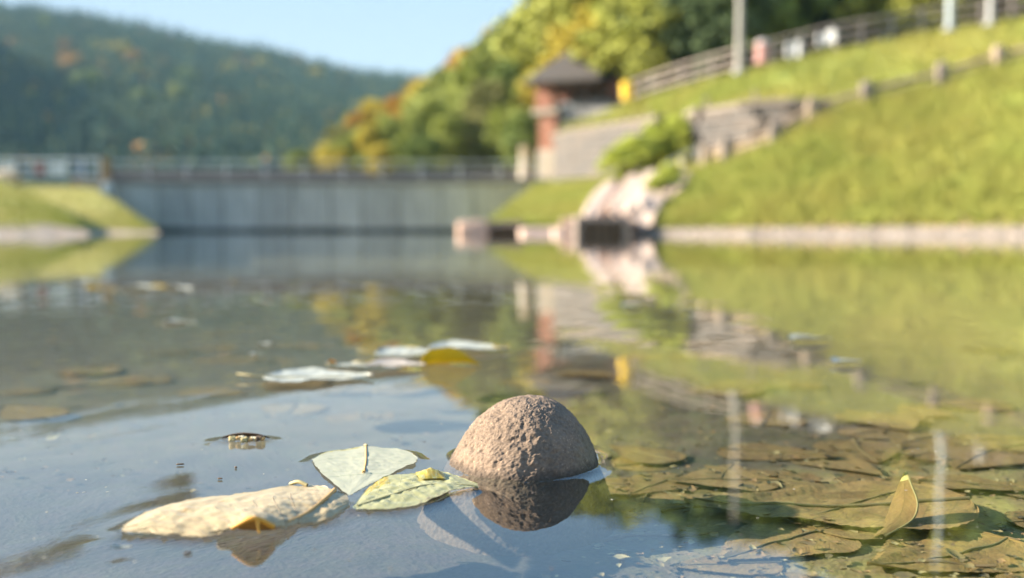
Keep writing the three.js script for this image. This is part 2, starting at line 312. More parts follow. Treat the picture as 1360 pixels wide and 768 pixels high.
const M = {
  cream: leafMat(texCream, { color: lin(.62, .55, .44), bumpMap: texCream, bumpScale: .0009 }), pale: leafMat(texPale, { roughness: .5, color: lin(.62, .58, .50), transmission: .1, bumpMap: texPale, bumpScale: .0006 }), yellow: leafMat(texYellow, { roughness: .5, color: lin(.54, .53, .48), bumpMap: texYellow, bumpScale: .0009 }), white: leafMat(texWhite, { roughness: .5, transmission: .1, color: lin(.6, .58, .54) }), gold: leafMat(texGold, { transmission: .35 }),
  sunk: texSunk.map((t) => new THREE.MeshStandardMaterial({ map: t, color: lin(1, .87, .70), bumpMap: siltBump, bumpScale: .0008, roughness: .9, side: THREE.DoubleSide })),
  vein: std(.46, .27, .09, .6), veinPale: std(.40, .32, .14, .6), veinDark: std(.14, .105, .045, .9), orange: std(.62, .27, .02, .55), rot: std(.09, .055, .03, .7), twig: std(.11, .075, .04, .9),
};
function tube(points, r0, r1, seg = 40, rad = 7) { // tapered tube through points
  const c = new THREE.CatmullRomCurve3(points, false, 'centripetal'), g = new THREE.TubeGeometry(c, seg, 1, rad, false), p = g.attributes.position;
  for (let i = 0; i <= seg; i++) { const q = c.getPointAt(i / seg), r = mix(r0, r1, i / seg); for (let k = 0; k <= rad; k++) { const n = i * (rad + 1) + k; p.setXYZ(n, q.x + (p.getX(n) - q.x) * r, q.y + (p.getY(n) - q.y) * r, q.z + (p.getZ(n) - q.z) * r); } }
  return g;
}
function loftLeaf(rows, nu, nv, amp, seed, ragged = .0012) {
  return gridGeo(nu, nv, (u, v) => {
    const p = rowsPoint(rows, u, v), e = Math.min(1, 6 * Math.min(u, 1 - u)) , edge = Math.min(1, Math.min(v, 1 - v) * 5) * e;
    p.y += amp * edge * (fbm(p.x * 110 + seed, 2, p.z * 110, 3) + .5 * fbm(p.x * 320, seed, p.z * 320, 2));
    p.z += ragged * (1 - edge) * (fbm(p.x * 260, seed, v * 9, 3) * 1.8 + fbm(p.x * 90, seed + 5, v * 3, 2) * 1.6); p.x += ragged * (1 - edge) * fbm(p.x * 220, seed + 3, v * 9, 2);
    if (v > .99 || v < .01) p.y += Math.abs(ragged * .5 * fbm(p.x * 200, seed, 1, 2));
    return p;
  }, null, (u, v) => [u, 1 - v]);
}
const onLeaf = (rows, list, lift = .0004) => list.map(([u, v]) => { const p = rowsPoint(rows, u, v); p.y += lift; return p; });
{ // cream leaf, arched, with an orange curl under its front edge
  const t = thing('floating_leaf', 'large crinkled cream leaf with an orange curl under its front edge', 'leaf');
  part('blade', loftLeaf(floats.cream, 110, 48, .00075, 3), M.cream, t);
  part('midrib', tube(onLeaf(floats.cream, [[.905, .0], [.875, .18], [.82, .38], [.74, .60], [.665, .80]], .0003), .0010, .0004), M.vein, t);
  const F = floats.cream[3], lip = []; for (let i = 0; i <= 12; i++) { const p = F.getPoint(mix(.41, .60, i / 12)); p.z += .0009; p.y += .0002; lip.push(p); }
  part('curled_edge', tube(lip, .00095, .0011, 36, 8), M.orange, t);
  const under = gridGeo(20, 8, (u, v) => { const a = F.getPoint(mix(.42, .60, u)); return V(a.x + .002 * v, mix(a.y, .0008, v), a.z - .004 * v - .006 * v * v); });
  part('underside', under, std(.36, .17, .03, .7), t);
  const tip = F.getPoint(.525); part('stub', tube([V(tip.x - .0005, tip.y + .0004, tip.z + .0012), V(tip.x, tip.y - .003, tip.z + .0024), V(tip.x + .0006, .0030, tip.z + .0026)], .0011, .0004, 14, 6), M.orange, t);
  const s0 = Wp(234, 674), s1 = Wp(455, 658);
  part('rolled_tip', tube([V(Wp(385, 656).x, .0044, Wp(385, 656).z), V(Wp(396, 657).x, .0058, Wp(396, 657).z), V(Wp(408, 658).x, .0046, Wp(408, 658).z)], .0009, .0009, 12, 6), M.veinPale, t);
}
{
  const t = thing('floating_leaf', 'flat pale green leaf floating with its tip between two crinkled leaves', 'leaf');
  part('blade', loftLeaf(floats.pale, 70, 44, .0003, 7, .0009), M.pale, t);
  part('midrib', tube(onLeaf(floats.pale, [[.5, .01], [.5, .2], [.5, .4], [.495, .66]], .0001), .0004, .0006, 30), M.vein, t);
  const b = rowsPoint(floats.pale, .495, .68); part('petiole_scar', roughStone(.0016, .0010, .0022, 4, .3).translate(b.x, b.y + .0008, b.z), M.vein, t);
  const s = rowsPoint(floats.pale, .5, 0); part('petiole', tube([V(s.x, s.y, s.z), V(s.x + .0002, s.y + .0003, s.z - .001), V(s.x - .0012, s.y + .0001, s.z - .003)], .0009, .0005, 12), M.veinPale, t);
}
{
  const t = thing('floating_leaf', 'crumpled yellow green leaf with a bright yellow patch touching the stone', 'leaf');
  part('blade', loftLeaf(floats.yellow, 90, 44, .00085, 12), M.yellow, t);
  part('midrib', tube(onLeaf(floats.yellow, [[.03, .6], [.3, .62], [.6, .58], [.98, .5]], .0001), .0005, .0003), M.veinPale, t);
  part('torn_flap', gridGeo(20, 10, (u, v) => { const p = rowsPoint(floats.yellow, mix(.54, .76, u), .04 + .3 * v); return V(p.x + .001 * v, p.y + .0006 + .0024 * Math.sin(v * 3.1) * Math.sin(u * 3.1) * (1 + .5 * noise(u * 5, v * 3)), p.z); }, null, (u, v) => [mix(.12, .32, u), 1 - .2 * v]), M.yellow, t);
}

// ------------------------------------------------------------------ generic leaves: local x runs from stalk to tip
function leafGeo({ L, W, teeth = 0, camber = .1, bend = .1, wave = .03, seed = 1, nu = 56, nv = 22, point = 1.25 }) {
  const g = (u, v) => {
    const s = v * 2 - 1, f = Math.pow(Math.sin(Math.PI * Math.pow(u, .62)), .8) * (1 - .35 * u) * 1.18;
    let w = W / 2 * f * (1 + .06 * fbm(u * 3 + seed, s > 0 ? 2 : 7, 1, 2)); if (teeth) w += L * .016 * (((u * teeth) % 1) - .3) * (u > .05 && u < .96 ? 1 : 0);
    const y = L * (bend * (u - .5) * (u - .5) * 4 + camber * s * s * f * (1 + .6 * noise(seed, u * 2, s > 0 ? 1 : 5)) + wave * fbm(u * 4 + seed * 2.3, s * 2, seed, 3));
    return V(u * L, y, s * w + L * .03 * Math.sin(u * 3 + seed));
  };
  const blade = gridGeo(nu, nv, g), rib = []; for (let i = 0; i <= 10; i++) { const p = g(i / 10 * .96, .5); p.y += L * .004; rib.push(p); }
  const r0 = rib[0], stalk = [r0, V(r0.x - L * .12, r0.y + L * .015, r0.z + L * .02), V(r0.x - L * .26, r0.y + L * .03 * Math.sin(seed), r0.z + L * .05 * Math.cos(seed))];
  return { blade, rib: tube(rib, L * .009, L * .004, 24, 5), stalk: tube(stalk, L * .009, L * .011, 12, 5) };
}
function leafThing(name, g, mat, vein, label, pos, turn, group, tilt = [0, 0]) {
  const t = thing(name, label, 'leaf', pos, turn, group); t.rotation.order = 'YXZ'; t.rotation.x = tilt[0]; t.rotation.z = tilt[1];
  part('blade', g.blade, mat, t); part('midrib', g.rib, vein, t); if (g.stalk && name !== 'sunken_leaf') part('petiole', g.stalk, vein, t); return t;
}
// floating leaves further out
const FG = 'leaves floating together beyond the stone';
const farLeaf = (px, py, L, W, turn, mat, label, up = .002, o = {}, tilt = [0, 0], group) => { const p = Wp(px, py); return leafThing('floating_leaf', leafGeo({ L, W, camber: .03, bend: .02, wave: .02, seed: px * .013 + py * .07, ...o }), mat, M.veinPale, label, [p.x, up, p.z], turn, group, tilt); };
farLeaf(352, 506, .086, .075, .04, M.white, 'broad whitish leaf floating apart with a dark gap at its stalk');
farLeaf(446, 489, .036, .020, -.1, M.white, 'narrow whitish leaf between the broad white leaf and the pinkish one', .002, {}, [0, 0]);
farLeaf(488, 490, .052, .050, -.12, leafMat(texWhite, { color: lin(.62, .50, .46), roughness: .5, transmission: .1 }), 'pinkish white leaf overlapping the floating cluster', .0035);
farLeaf(498, 473, .066, .072, .0, M.white, 'rounded whitish leaf behind the pinkish leaf', .002, { camber: .05 });
farLeaf(568, 468, .080, .066, .06, M.white, 'long whitish leaf pointing away from cluster with a yellow tip', .002, { camber: .06 });
{ const p = Wp(558, 486); leafThing('floating_leaf', leafGeo({ L: .054, W: .030, camber: .16, bend: -.06, wave: .01, seed: 4.4 }), M.gold, M.veinPale, 'bright yellow leaf standing half out of the water', [p.x, .003, p.z], .03, undefined, [-.5, 0]); }
{ const p = Wp(655, 466); leafThing('floating_leaf', leafGeo({ L: .018, W: .009, seed: 2.2 }), M.gold, M.veinPale, 'tiny yellow leaf scrap beyond the long whitish leaf', [p.x, .003, p.z], .2); }
{ const p = Wp(436, 487); leafThing('floating_leaf', leafGeo({ L: .008, W: .006, camber: .3, seed: 3.2 }), new THREE.MeshStandardMaterial({ color: lin(.45, .2, .02), side: THREE.DoubleSide }), M.vein, 'tiny orange scrap beside the narrow whitish leaf', [p.x, .003, p.z], .2); }
const far2 = [[92, 378, .07, .05, .1, M.white, 'pale leaf adrift alone off the left grass bank'], [112, 385, .04, .03, .5, M.gold, 'small yellow leaf touching the pale leaf adrift'], [162, 387, .09, .05, .0, M.white, 'pale leaf next to a standing yellow leaf far out'], [192, 384, .055, .05, .3, M.gold, 'yellow leaf curled up far out on open water'], [222, 386, .06, .04, -.2, M.white, 'pale leaf on the dam side of the curled yellow leaf'], [216, 433, .04, .03, .2, M.white, 'pale leaf alone on the dark water'], [826, 409, .04, .03, .3, M.white, 'pale leaf adrift in the reflection of the pavilion wall'], [306, 376, .02, .02, .4, M.gold, 'orange speck of a leaf in the reflection of the dam'], [1048, 455, .05, .03, .1, M.white, 'pale leaf adrift in the reflection of the grass slope'], [1108, 486, .03, .018, .4, M.white, 'small pale leaf adrift below the reflected grass slope'], [344, 461, .016, .012, .2, M.white, 'tiny pale flake behind the broad whitish leaf'], [332, 475, .012, .010, .5, M.white, 'tiny pale flake left of the broad whitish leaf']];
for (const [px, py, L, W, turn, m, label] of far2) farLeaf(px, py, L, W, turn, m, label, .0025, { camber: .1, nu: 24, nv: 10 });
{ // curled dark scrap with pale crumbs
  const c = Wp(325, 586), t = thing('leaf_scrap', 'curled dark leaf scrap holding pale crumbs afloat', 'leaf scrap', [c.x, 0, c.z]);
  part('curl', gridGeo(40, 12, (u, v) => { const a = mix(-1, 1, u); return V(a * .0135 + .0004 * noise(u * 9), .0012 + .0036 * Math.sin(v * 1.9) * (1 - a * a * .8), -.002 - .0022 * (1 - a * a) + .0045 * v * (1 - a * a)); }), M.rot, t);
  reseed(91); for (let i = 0; i < 11; i++) { const s = rr(.0015, .0034); part('crumb', roughStone(s * 1.4, s, s, i, .3).translate(mix(-.006, .0125, i / 11), .0012 + rr(0, .001), .003 + rr(-.001, .0012)), [M.veinPale, M.rot, M.vein, std(.55, .5, .36, .7)][i % 4], t); }
}
{ const p = Wp(160, 734); const m = leafThing('floating_leaf', leafGeo({ L: .0085, W: .003, seed: 8, nu: 16, nv: 6 }), M.white, M.white, 'tiny white petal adrift below the cream leaf', [p.x - .004, .0012, p.z], .2); }
const FL = 'dark flecks floating on the bright water';
for (const [px, py, L] of [[239, 617, .0036], [313, 621, .0024], [292, 636, .0022], [249, 735, .0028]]) { const p = Wp(px, py), t = thing('fleck', 'tiny dark plant fleck floating on the bright water', 'fleck', [p.x, .0001, p.z], px, FL); part('seed_husk', roughStone(L, .0007, .0011, px, .3), M.rot, t); }

// ------------------------------------------------------------------ sunken leaves on the bed
const sunkProto = [];
reseed(300);
for (let i = 0; i < 9; i++) sunkProto.push(leafGeo({ L: 1, W: rr(.62, .84), teeth: i % 3 ? 26 : 0, camber: rr(-.006, .010), bend: rr(-.008, .010), wave: rr(.006, .012), seed: 40 + i * 3.7, nu: 80, nv: 26 }));
function sunken(px, py, L, turn, k, label, group, lift = .004, tilt = [0, 0], depth = null) {
  let p = Wp(px, py, -.03); for (let i = 0; i < 3; i++) p = Wp(px, py, depth ?? bedDepth(p.x, p.z) + lift);
  const g = sunkProto[k % 9], t = leafThing('sunken_leaf', g, M.sunk[k % 3], M.veinDark, label, [p.x, p.y, p.z], turn, group, tilt); t.scale.setScalar(L); return t;
}
{ // the two large ones that show in full
  const a = leafGeo({ L: 1, W: .70, teeth: 30, camber: .015, bend: .03, wave: .014, seed: 77, nu: 110, nv: 30 });
  let p = Wp(1292, 676, -.0255); const t = leafThing('sunken_leaf', a, M.sunk[2], M.veinDark, 'large toothed sunken leaf with its bright stalk end rising to the surface', [p.x, -.0262, p.z], Math.PI - .06, undefined, [.03, .0]); t.scale.setScalar(.150);
  t.updateMatrixWorld(true); const inv = t.matrixWorld.clone().invert();
  const right = new THREE.CatmullRomCurve3([Wp(1204, 627, -.002), Wp(1211, 645, -.006), Wp(1219, 668, -.013), Wp(1214, 688, -.019), Wp(1176, 712, -.0245)]), left = new THREE.CatmullRomCurve3([Wp(1200, 629, -.002), Wp(1192, 648, -.010), Wp(1184, 668, -.0175), Wp(1176, 690, -.0225), Wp(1160, 714, -.0255)]);
  const fold = gridGeo(24, 16, (u, v) => { const p = right.getPoint(u).lerp(left.getPoint(u), v); p.y += .0016 * Math.sin(v * Math.PI) * u + .0004 * fbm(p.x * 150, 2, p.z * 150, 2); return p; });
  part('folded_tip', fold, M.sunk[2], t).applyMatrix4(inv);
  part('petiole', tube(right.getPoints(14), .0006, .0004, 30, 6), std(.24, .20, .08, .7), t).applyMatrix4(inv);
  part('pale_tip', gridGeo(8, 6, (u, v) => { const p = right.getPoint(u * .16).lerp(left.getPoint(u * .16), v); p.y += .0005; p.z += .0004; return p; }), std(.34, .29, .09, .7), t).applyMatrix4(inv);
  const b = leafGeo({ L: 1, W: .78, teeth: 28, camber: .02, bend: .03, wave: .018, seed: 91, nu: 110, nv: 30 });
  p = Wp(1338, 722, -.028); const s = leafThing('sunken_leaf', b, M.sunk[0], M.veinDark, 'broad sunken leaf lying below the tip of the large toothed leaf', [p.x, -.0285, p.z], Math.PI + .45, undefined, [0, 0]); s.scale.setScalar(.088);
}
const SG = 'sunken leaves littering the silty bed', SL = 'silt covered sunken leaf lying on the lake bed';
reseed(310);
const spots = [];
for (let i = 0; i < 54; i++) spots.push([rr(790, 1480), rr(535, 780), rr(.05, .085)]);
for (let i = 0; i < 26; i++) spots.push([rr(-60, 760), rr(415, 560), rr(.06, .10)]);
for (let i = 0; i < 9; i++) spots.push([rr(800, 1400), rr(440, 545), rr(.07, .10)]);
for (let i = 0; i < 0; i++) spots.push([rr(-40, 700), rr(600, 790), rr(.05, .08)]);
spots.filter(([px, py]) => px > 1000 || py < 680).forEach(([px, py, L], i) => sunken(px, py, L, rr(0, 6.28), Math.floor(rr(0, 9)), SL, SG, rr(.0006, .0030), [rr(-.02, .02), rr(-.02, .02)]));
{ // crumbled leaf bits and silt flakes lying over bed and sunken leaves: too many to count
  reseed(320); const n = 3600, g = leafGeo({ L: 1, W: .8, camber: .1, bend: .1, wave: .1, seed: 5, nu: 5, nv: 3 }).blade; g.translate(-.5, 0, 0);
  const m = new THREE.InstancedMesh(g, std(1, 1, 1, .95), n), o = new THREE.Object3D(); m.name = 'leaf_litter'; m.userData = { kind: 'stuff', category: 'leaf litter', label: 'crumbled leaf bits scattered over the lake bed' };
  for (let i = 0; i < n; i++) { const z = -mix(.36, 1.9, rnd() ** 1.6), x = i % 4 ? mix(.03, -z * .62, rnd()) : mix(-.6, .05, rnd()) * -z; if (x < 0 && z > -.62) { o.position.set(x, -.2, z); } else o.position.set(x, bedDepth(x, z) + rr(.001, .0042), z); o.rotation.set(rr(-.25, .25), rr(0, 6.3), rr(-.25, .25)); const s = rr(.0012, .0062) * (rnd() < .06 ? 2 : 1); o.scale.set(s * rr(.7, 1.6), s, s); o.updateMatrix(); m.setMatrixAt(i, o.matrix); const c = [[.20, .15, .07], [.13, .09, .045], [.26, .21, .10], [.08, .06, .035], [.22, .13, .06]][i % 5]; m.setColorAt(i, lin(...c)); }
  shadow(m); scene.add(m);
  const k = 110, f = new THREE.InstancedMesh(roughStone(1, .5, .8, 9, .3), std(1, 1, 1, .8), k); f.name = 'floating_dust'; f.userData = { kind: 'stuff', category: 'dust', label: 'specks of dust and pollen floating on the still water' };
  for (let i = 0; i < k; i++) { const p = Wp(rr(0, 1360), rr(470, 768)); let s = rr(.0004, .0011); if (outlines.some((q) => { const r = rimDistance(q, p.x, p.z); return r[1] || r[0] < .004; })) s = .0001; o.position.set(p.x, waterHeight(p.x, p.z), p.z); o.rotation.set(0, rr(0, 6), 0); o.scale.set(s * rr(1, 1.8), s * .5, s); o.updateMatrix(); f.setMatrixAt(i, o.matrix); f.setColorAt(i, rnd() < .5 ? lin(.3, .28, .22) : lin(.07, .05, .04)); }
  shadow(f); scene.add(f);
}
const TG = 'thin twigs sunk on the bed';
for (let i = 0; i < 7; i++) { const px = i < 4 ? rr(820, 1380) : rr(0, 600), py = i < 4 ? rr(560, 760) : rr(440, 560), p = Wp(px, py, -.03), b = bedDepth(p.x, p.z) - .0006, L = rr(.03, .09), t = thing('sunken_twig', 'thin dark twig sunk on the silty bed', 'twig', [p.x, b, p.z], rr(-.5, .5), TG); part('stick', tube([V(-L / 2, 0, 0), V(-L / 6, .003, rr(-.004, .004)), V(L / 5, .002, rr(-.004, .004)), V(L / 2, .004, rr(-.006, .006))], .0013, .0006, 16, 5), M.twig, t); }
// ------------------------------------------------------------------ terrain: right bank
const bankRows = [
  [[645, 318, 30], [700, 318, 29], [850, 318, 26], [1000, 319, 23.5], [1200, 321, 21.5], [1360, 323, 20], [1700, 326, 16], [2400, 330, 11]],
  [[648, 303, 30.4], [700, 303, 29.5], [850, 304, 26.6], [1000, 303, 24.2], [1200, 302, 22.2], [1360, 301, 20.7], [1700, 296, 16.7], [2400, 290, 11.6]],
  [[714, 247, 59.6], [760, 243, 52], [800, 240, 46], [870, 236, 37], [930, 222, 30.5], [985, 210, 29.5], [1035, 187, 29], [1080, 160, 29], [1150, 135, 29], [1250, 110, 29], [1330, 87, 29], [1500, 44, 28], [2400, -60, 21]],
  [[735, 240, 60.3], [760, 237, 53], [800, 232, 47], [870, 224, 38.5], [930, 208, 33], [1000, 187, 31], [1070, 163, 30.3], [1150, 131, 30.4], [1250, 105, 30.4], [1330, 82, 30.4], [1500, 38, 29.4], [2400, -66, 22]],
  [[737, 186, 60.6], [760, 179, 53.4], [800, 174, 47.4], [870, 165, 39], [930, 157, 33.6], [1000, 149, 31.6], [1070, 139, 30.9], [1150, 127, 31.2], [1250, 102, 31.2], [1330, 79, 31.2], [1500, 34, 30.2], [2400, -70, 22.6]],
  [[748, 170, 61], [790, 158, 54], [840, 136, 44], [900, 119, 40], [980, 98, 38], [1100, 69, 37.5], [1250, 43, 37], [1360, 26, 36.5], [1500, 6, 35], [2400, -84, 28]],
];
const rowAt = (i, px) => { const [py, d] = lut(bankRows[i], px); return P(px, py, d); };
const rowStart = bankRows.map((r) => r[0][0]);
const bankPx = (i, u) => rowStart[i] + (2400 - rowStart[i]) * u ** 1.5;
const skyline = (px) => lut([[300, 226], [380, 226], [405, 214], [432, 172], [482, 140], [540, 116], [600, 76], [660, 38], [720, 4], [790, -70], [900, -105], [1000, -120], [1100, -165], [1360, -190], [2400, -230]], px)[0];
const eSky = (px) => (HZ - skyline(px)) / FPX;
function groundR(px, d) {
  const far = Math.max(2.55, .12 + d * eSky(px) * clamp((d - 62) / 130, 0, .72)), road = rowAt(5, Math.max(px, 800)).y + Math.max(0, d - 38) * .05;
  return mix(far, road, sstep(705, 800, px));
}
const startD = (px) => mix(61.8, lut(bankRows[5], px)[1] + 4.5, sstep(720, 860, px));
const grassMat = new THREE.MeshStandardMaterial({ map: grassTex, roughness: 1, vertexColors: true, side: THREE.DoubleSide });
const grassTone = (p, k = 1) => { const n = fbm(p.x * .35, 2, p.z * .35, 4), dry = clamp(.28 + n * .4 + .22 * fbm(p.x * 1.7, 7, p.z * 1.7, 2), 0, 1) * k; return [mix(.282, .415, dry), mix(.310, .345, dry), mix(.055, .082, dry)]; };
{
  const strip = (i, nu, nv, bump, tone, name, label) => structure(name, gridGeo(nu, nv, (u, v) => {
    const p = rowAt(i, bankPx(i, u)).lerp(rowAt(i + 1, bankPx(i + 1, u)), v); if (i === 0 && v === 0) p.y = -.25; const e = Math.min(1, v * 8, (1 - v) * 8); p.y += bump * e * fbm(p.x * .8, 4, p.z * .8, 3); return p;
  }, (u, v, p) => tone(p, u, v), (u, v, p) => [p.x / 2.3 + p.y / 3, p.z / 2.3]), grassMat, label);
  strip(1, 260, 60, .10, (p, u, v) => { const c = grassTone(p), b = sstep(.10, .0, v + .05 * fbm(p.x * 2, 1, p.z * 2, 3)); return [mix(c[0], .40, b), mix(c[1], .27, b), mix(c[2], .14, b)]; }, 'grass_slope', 'sunlit grass slope rising from the gravel shore');
  strip(2, 200, 6, .02, (p) => { const c = grassTone(p); return [c[0] * .95 + .06, c[1] * .85 + .02, c[2] + .05]; }, 'bank_path', 'trodden path along the slope below the retaining wall');
  strip(3, 200, 8, .03, (p) => grassTone(p), 'bank_step', 'short bank behind the path');
  strip(4, 220, 24, .10, (p) => grassTone(p, .8), 'upper_grass_slope', 'upper grass slope below the road fence');
  structure('gravel_shore', gridGeo(240, 6, (u, v) => { const p = rowAt(0, bankPx(0, u)).lerp(rowAt(1, bankPx(1, u)), v); if (v === 0) p.y = -.3; p.y += v > 0 && v < 1 ? .03 * fbm(p.x * 3, 1, p.z * 3, 2) : 0; return p; }, (u, v, p) => { const n = 1 + .25 * fbm(p.x * 5, 3, p.z * 5, 3); return [.30 * n, .25 * n, .20 * n]; }, (u, v, p) => [p.x, p.z]), grassMat.clone(), 'pinkish gravel shore along the grass slope').material.map = grainTex;
  // end of the bank where it dips into the water towards the dam
  structure('bank_end', gridGeo(4, 40, (u, v) => { const a = P(648, 302, 30.4).lerp(P(714, 247, 59.6), v); return V(a.x - u * (1.0 + a.y), mix(a.y, -.5, u), a.z); }, (u, v, p) => grassTone(p), (u, v, p) => [p.x / 2, p.z / 2]), grassMat, 'grass end of the bank dropping to the water by the dam');
  // wooded hill behind dam and road
  structure('hill_right', gridGeo(110, 50, (u, v) => { const px = 330 + 2070 * u, d0 = startD(px), d = mix(d0, 190, v ** 1.4); const p = P(px, 300, d); p.y = v === 0 ? groundR(px, d) - .05 : groundR(px, d) + .3 * fbm(p.x * .1, 1, p.z * .1, 3); return p; }, (u, v, p) => { const n = 1 + .3 * fbm(p.x * .3, 2, p.z * .3, 3); return [.10 * n, .105 * n, .03 * n]; }, (u, v, p) => [p.x / 3, p.z / 3]), grassMat, 'wooded hillside rising behind the dam and the road');
  structure('road', gridGeo(120, 2, (u, v) => { const px = bankPx(5, u), a = rowAt(5, px), d = mix(-a.z, startD(px), v), p = P(px, 300, d); p.y = mix(a.y, groundR(px, d), v); if (v === 0) return a; return p; }, (u, v, p) => [.20, .18, .15], (u, v, p) => [p.x, p.z]), grassMat.clone(), 'road on top of the embankment behind the fence').material.map = grainTex;
}
// loose pebbles on the shore: too many to count
function pebbles(name, label, n, at, size, cols) {
  const m = new THREE.InstancedMesh(roughStone(1, .7, .9, 3, .25), std(1, 1, 1, .9), n); m.name = name; m.userData = { kind: 'stuff', label, category: 'pebbles' }; const o = new THREE.Object3D();
  for (let i = 0; i < n; i++) { const p = at(); o.position.copy(p); o.rotation.set(rr(0, 6), rr(0, 6), rr(0, 6)); o.scale.setScalar(rr(size[0], size[1])); o.updateMatrix(); m.setMatrixAt(i, o.matrix); const c = cols[Math.floor(rnd() * cols.length)], k = rr(.75, 1.2); m.setColorAt(i, lin(c[0] * k, c[1] * k, c[2] * k)); }
  shadow(m); scene.add(m);
}
reseed(41);
pebbles('shore_gravel', 'pinkish gravel stones along the foot of the grass slope', 6500, () => { const u = rnd(), v = rr(.05, 1.0); const p = rowAt(0, bankPx(0, u)).lerp(rowAt(1, bankPx(1, u)), v); p.y = Math.max(p.y, -.05); return p; }, [.03, .075], [[.31, .25, .20], [.29, .24, .20], [.36, .31, .26], [.24, .195, .16]]);
// grass tufts
function tufts(name, label, n, at, cols, size = [.1, .42]) {
  const blades = []; for (let i = 0; i < 7; i++) { const a = i / 7 * 6.28 + i, h = .7 + .3 * Math.sin(i * 3.3), l = .22; const g = new THREE.BufferGeometry(); g.setAttribute('position', new THREE.Float32BufferAttribute([-.06 * Math.sin(a), 0, .06 * Math.cos(a), .06 * Math.sin(a), 0, -.06 * Math.cos(a), Math.cos(a) * l * 2, h, Math.sin(a) * l * 2], 3)); g.setAttribute('uv', new THREE.Float32BufferAttribute([0, 0, 1, 0, .5, 1], 2)); g.computeVertexNormals(); blades.push(g); }
  const m = new THREE.InstancedMesh(mergeGeometries(blades), new THREE.MeshStandardMaterial({ color: lin(1, 1, 1), roughness: .9, side: THREE.DoubleSide }), n); m.name = name; m.userData = { kind: 'stuff', label, category: 'grass' }; const o = new THREE.Object3D();
  for (let i = 0; i < n; i++) { const p = at(); o.position.copy(p); o.rotation.set(rr(-.2, .2), rr(0, 6), rr(-.2, .2)); o.scale.setScalar(rr(size[0], size[1])); o.updateMatrix(); m.setMatrixAt(i, o.matrix); const c = grassTone(p), k = rr(.75, 1.15); m.setColorAt(i, lin(c[0] * k, c[1] * k, c[2] * k)); }
  shadow(m); scene.add(m);
}
reseed(43);
tufts('grass', 'short grass covering the sunlit slope above the gravel', 26000, () => { const u = rnd() * .9, v = rnd(); const p = rowAt(1, bankPx(1, u)).lerp(rowAt(2, bankPx(2, u)), v); p.y -= .02; return p; });
tufts('grass_above_wall', 'short grass covering the upper slope below the fence', 9000, () => { const u = rnd() * .9, v = rnd(); const p = rowAt(4, bankPx(4, u)).lerp(rowAt(5, bankPx(5, u)), v); p.y -= .02; return p; });

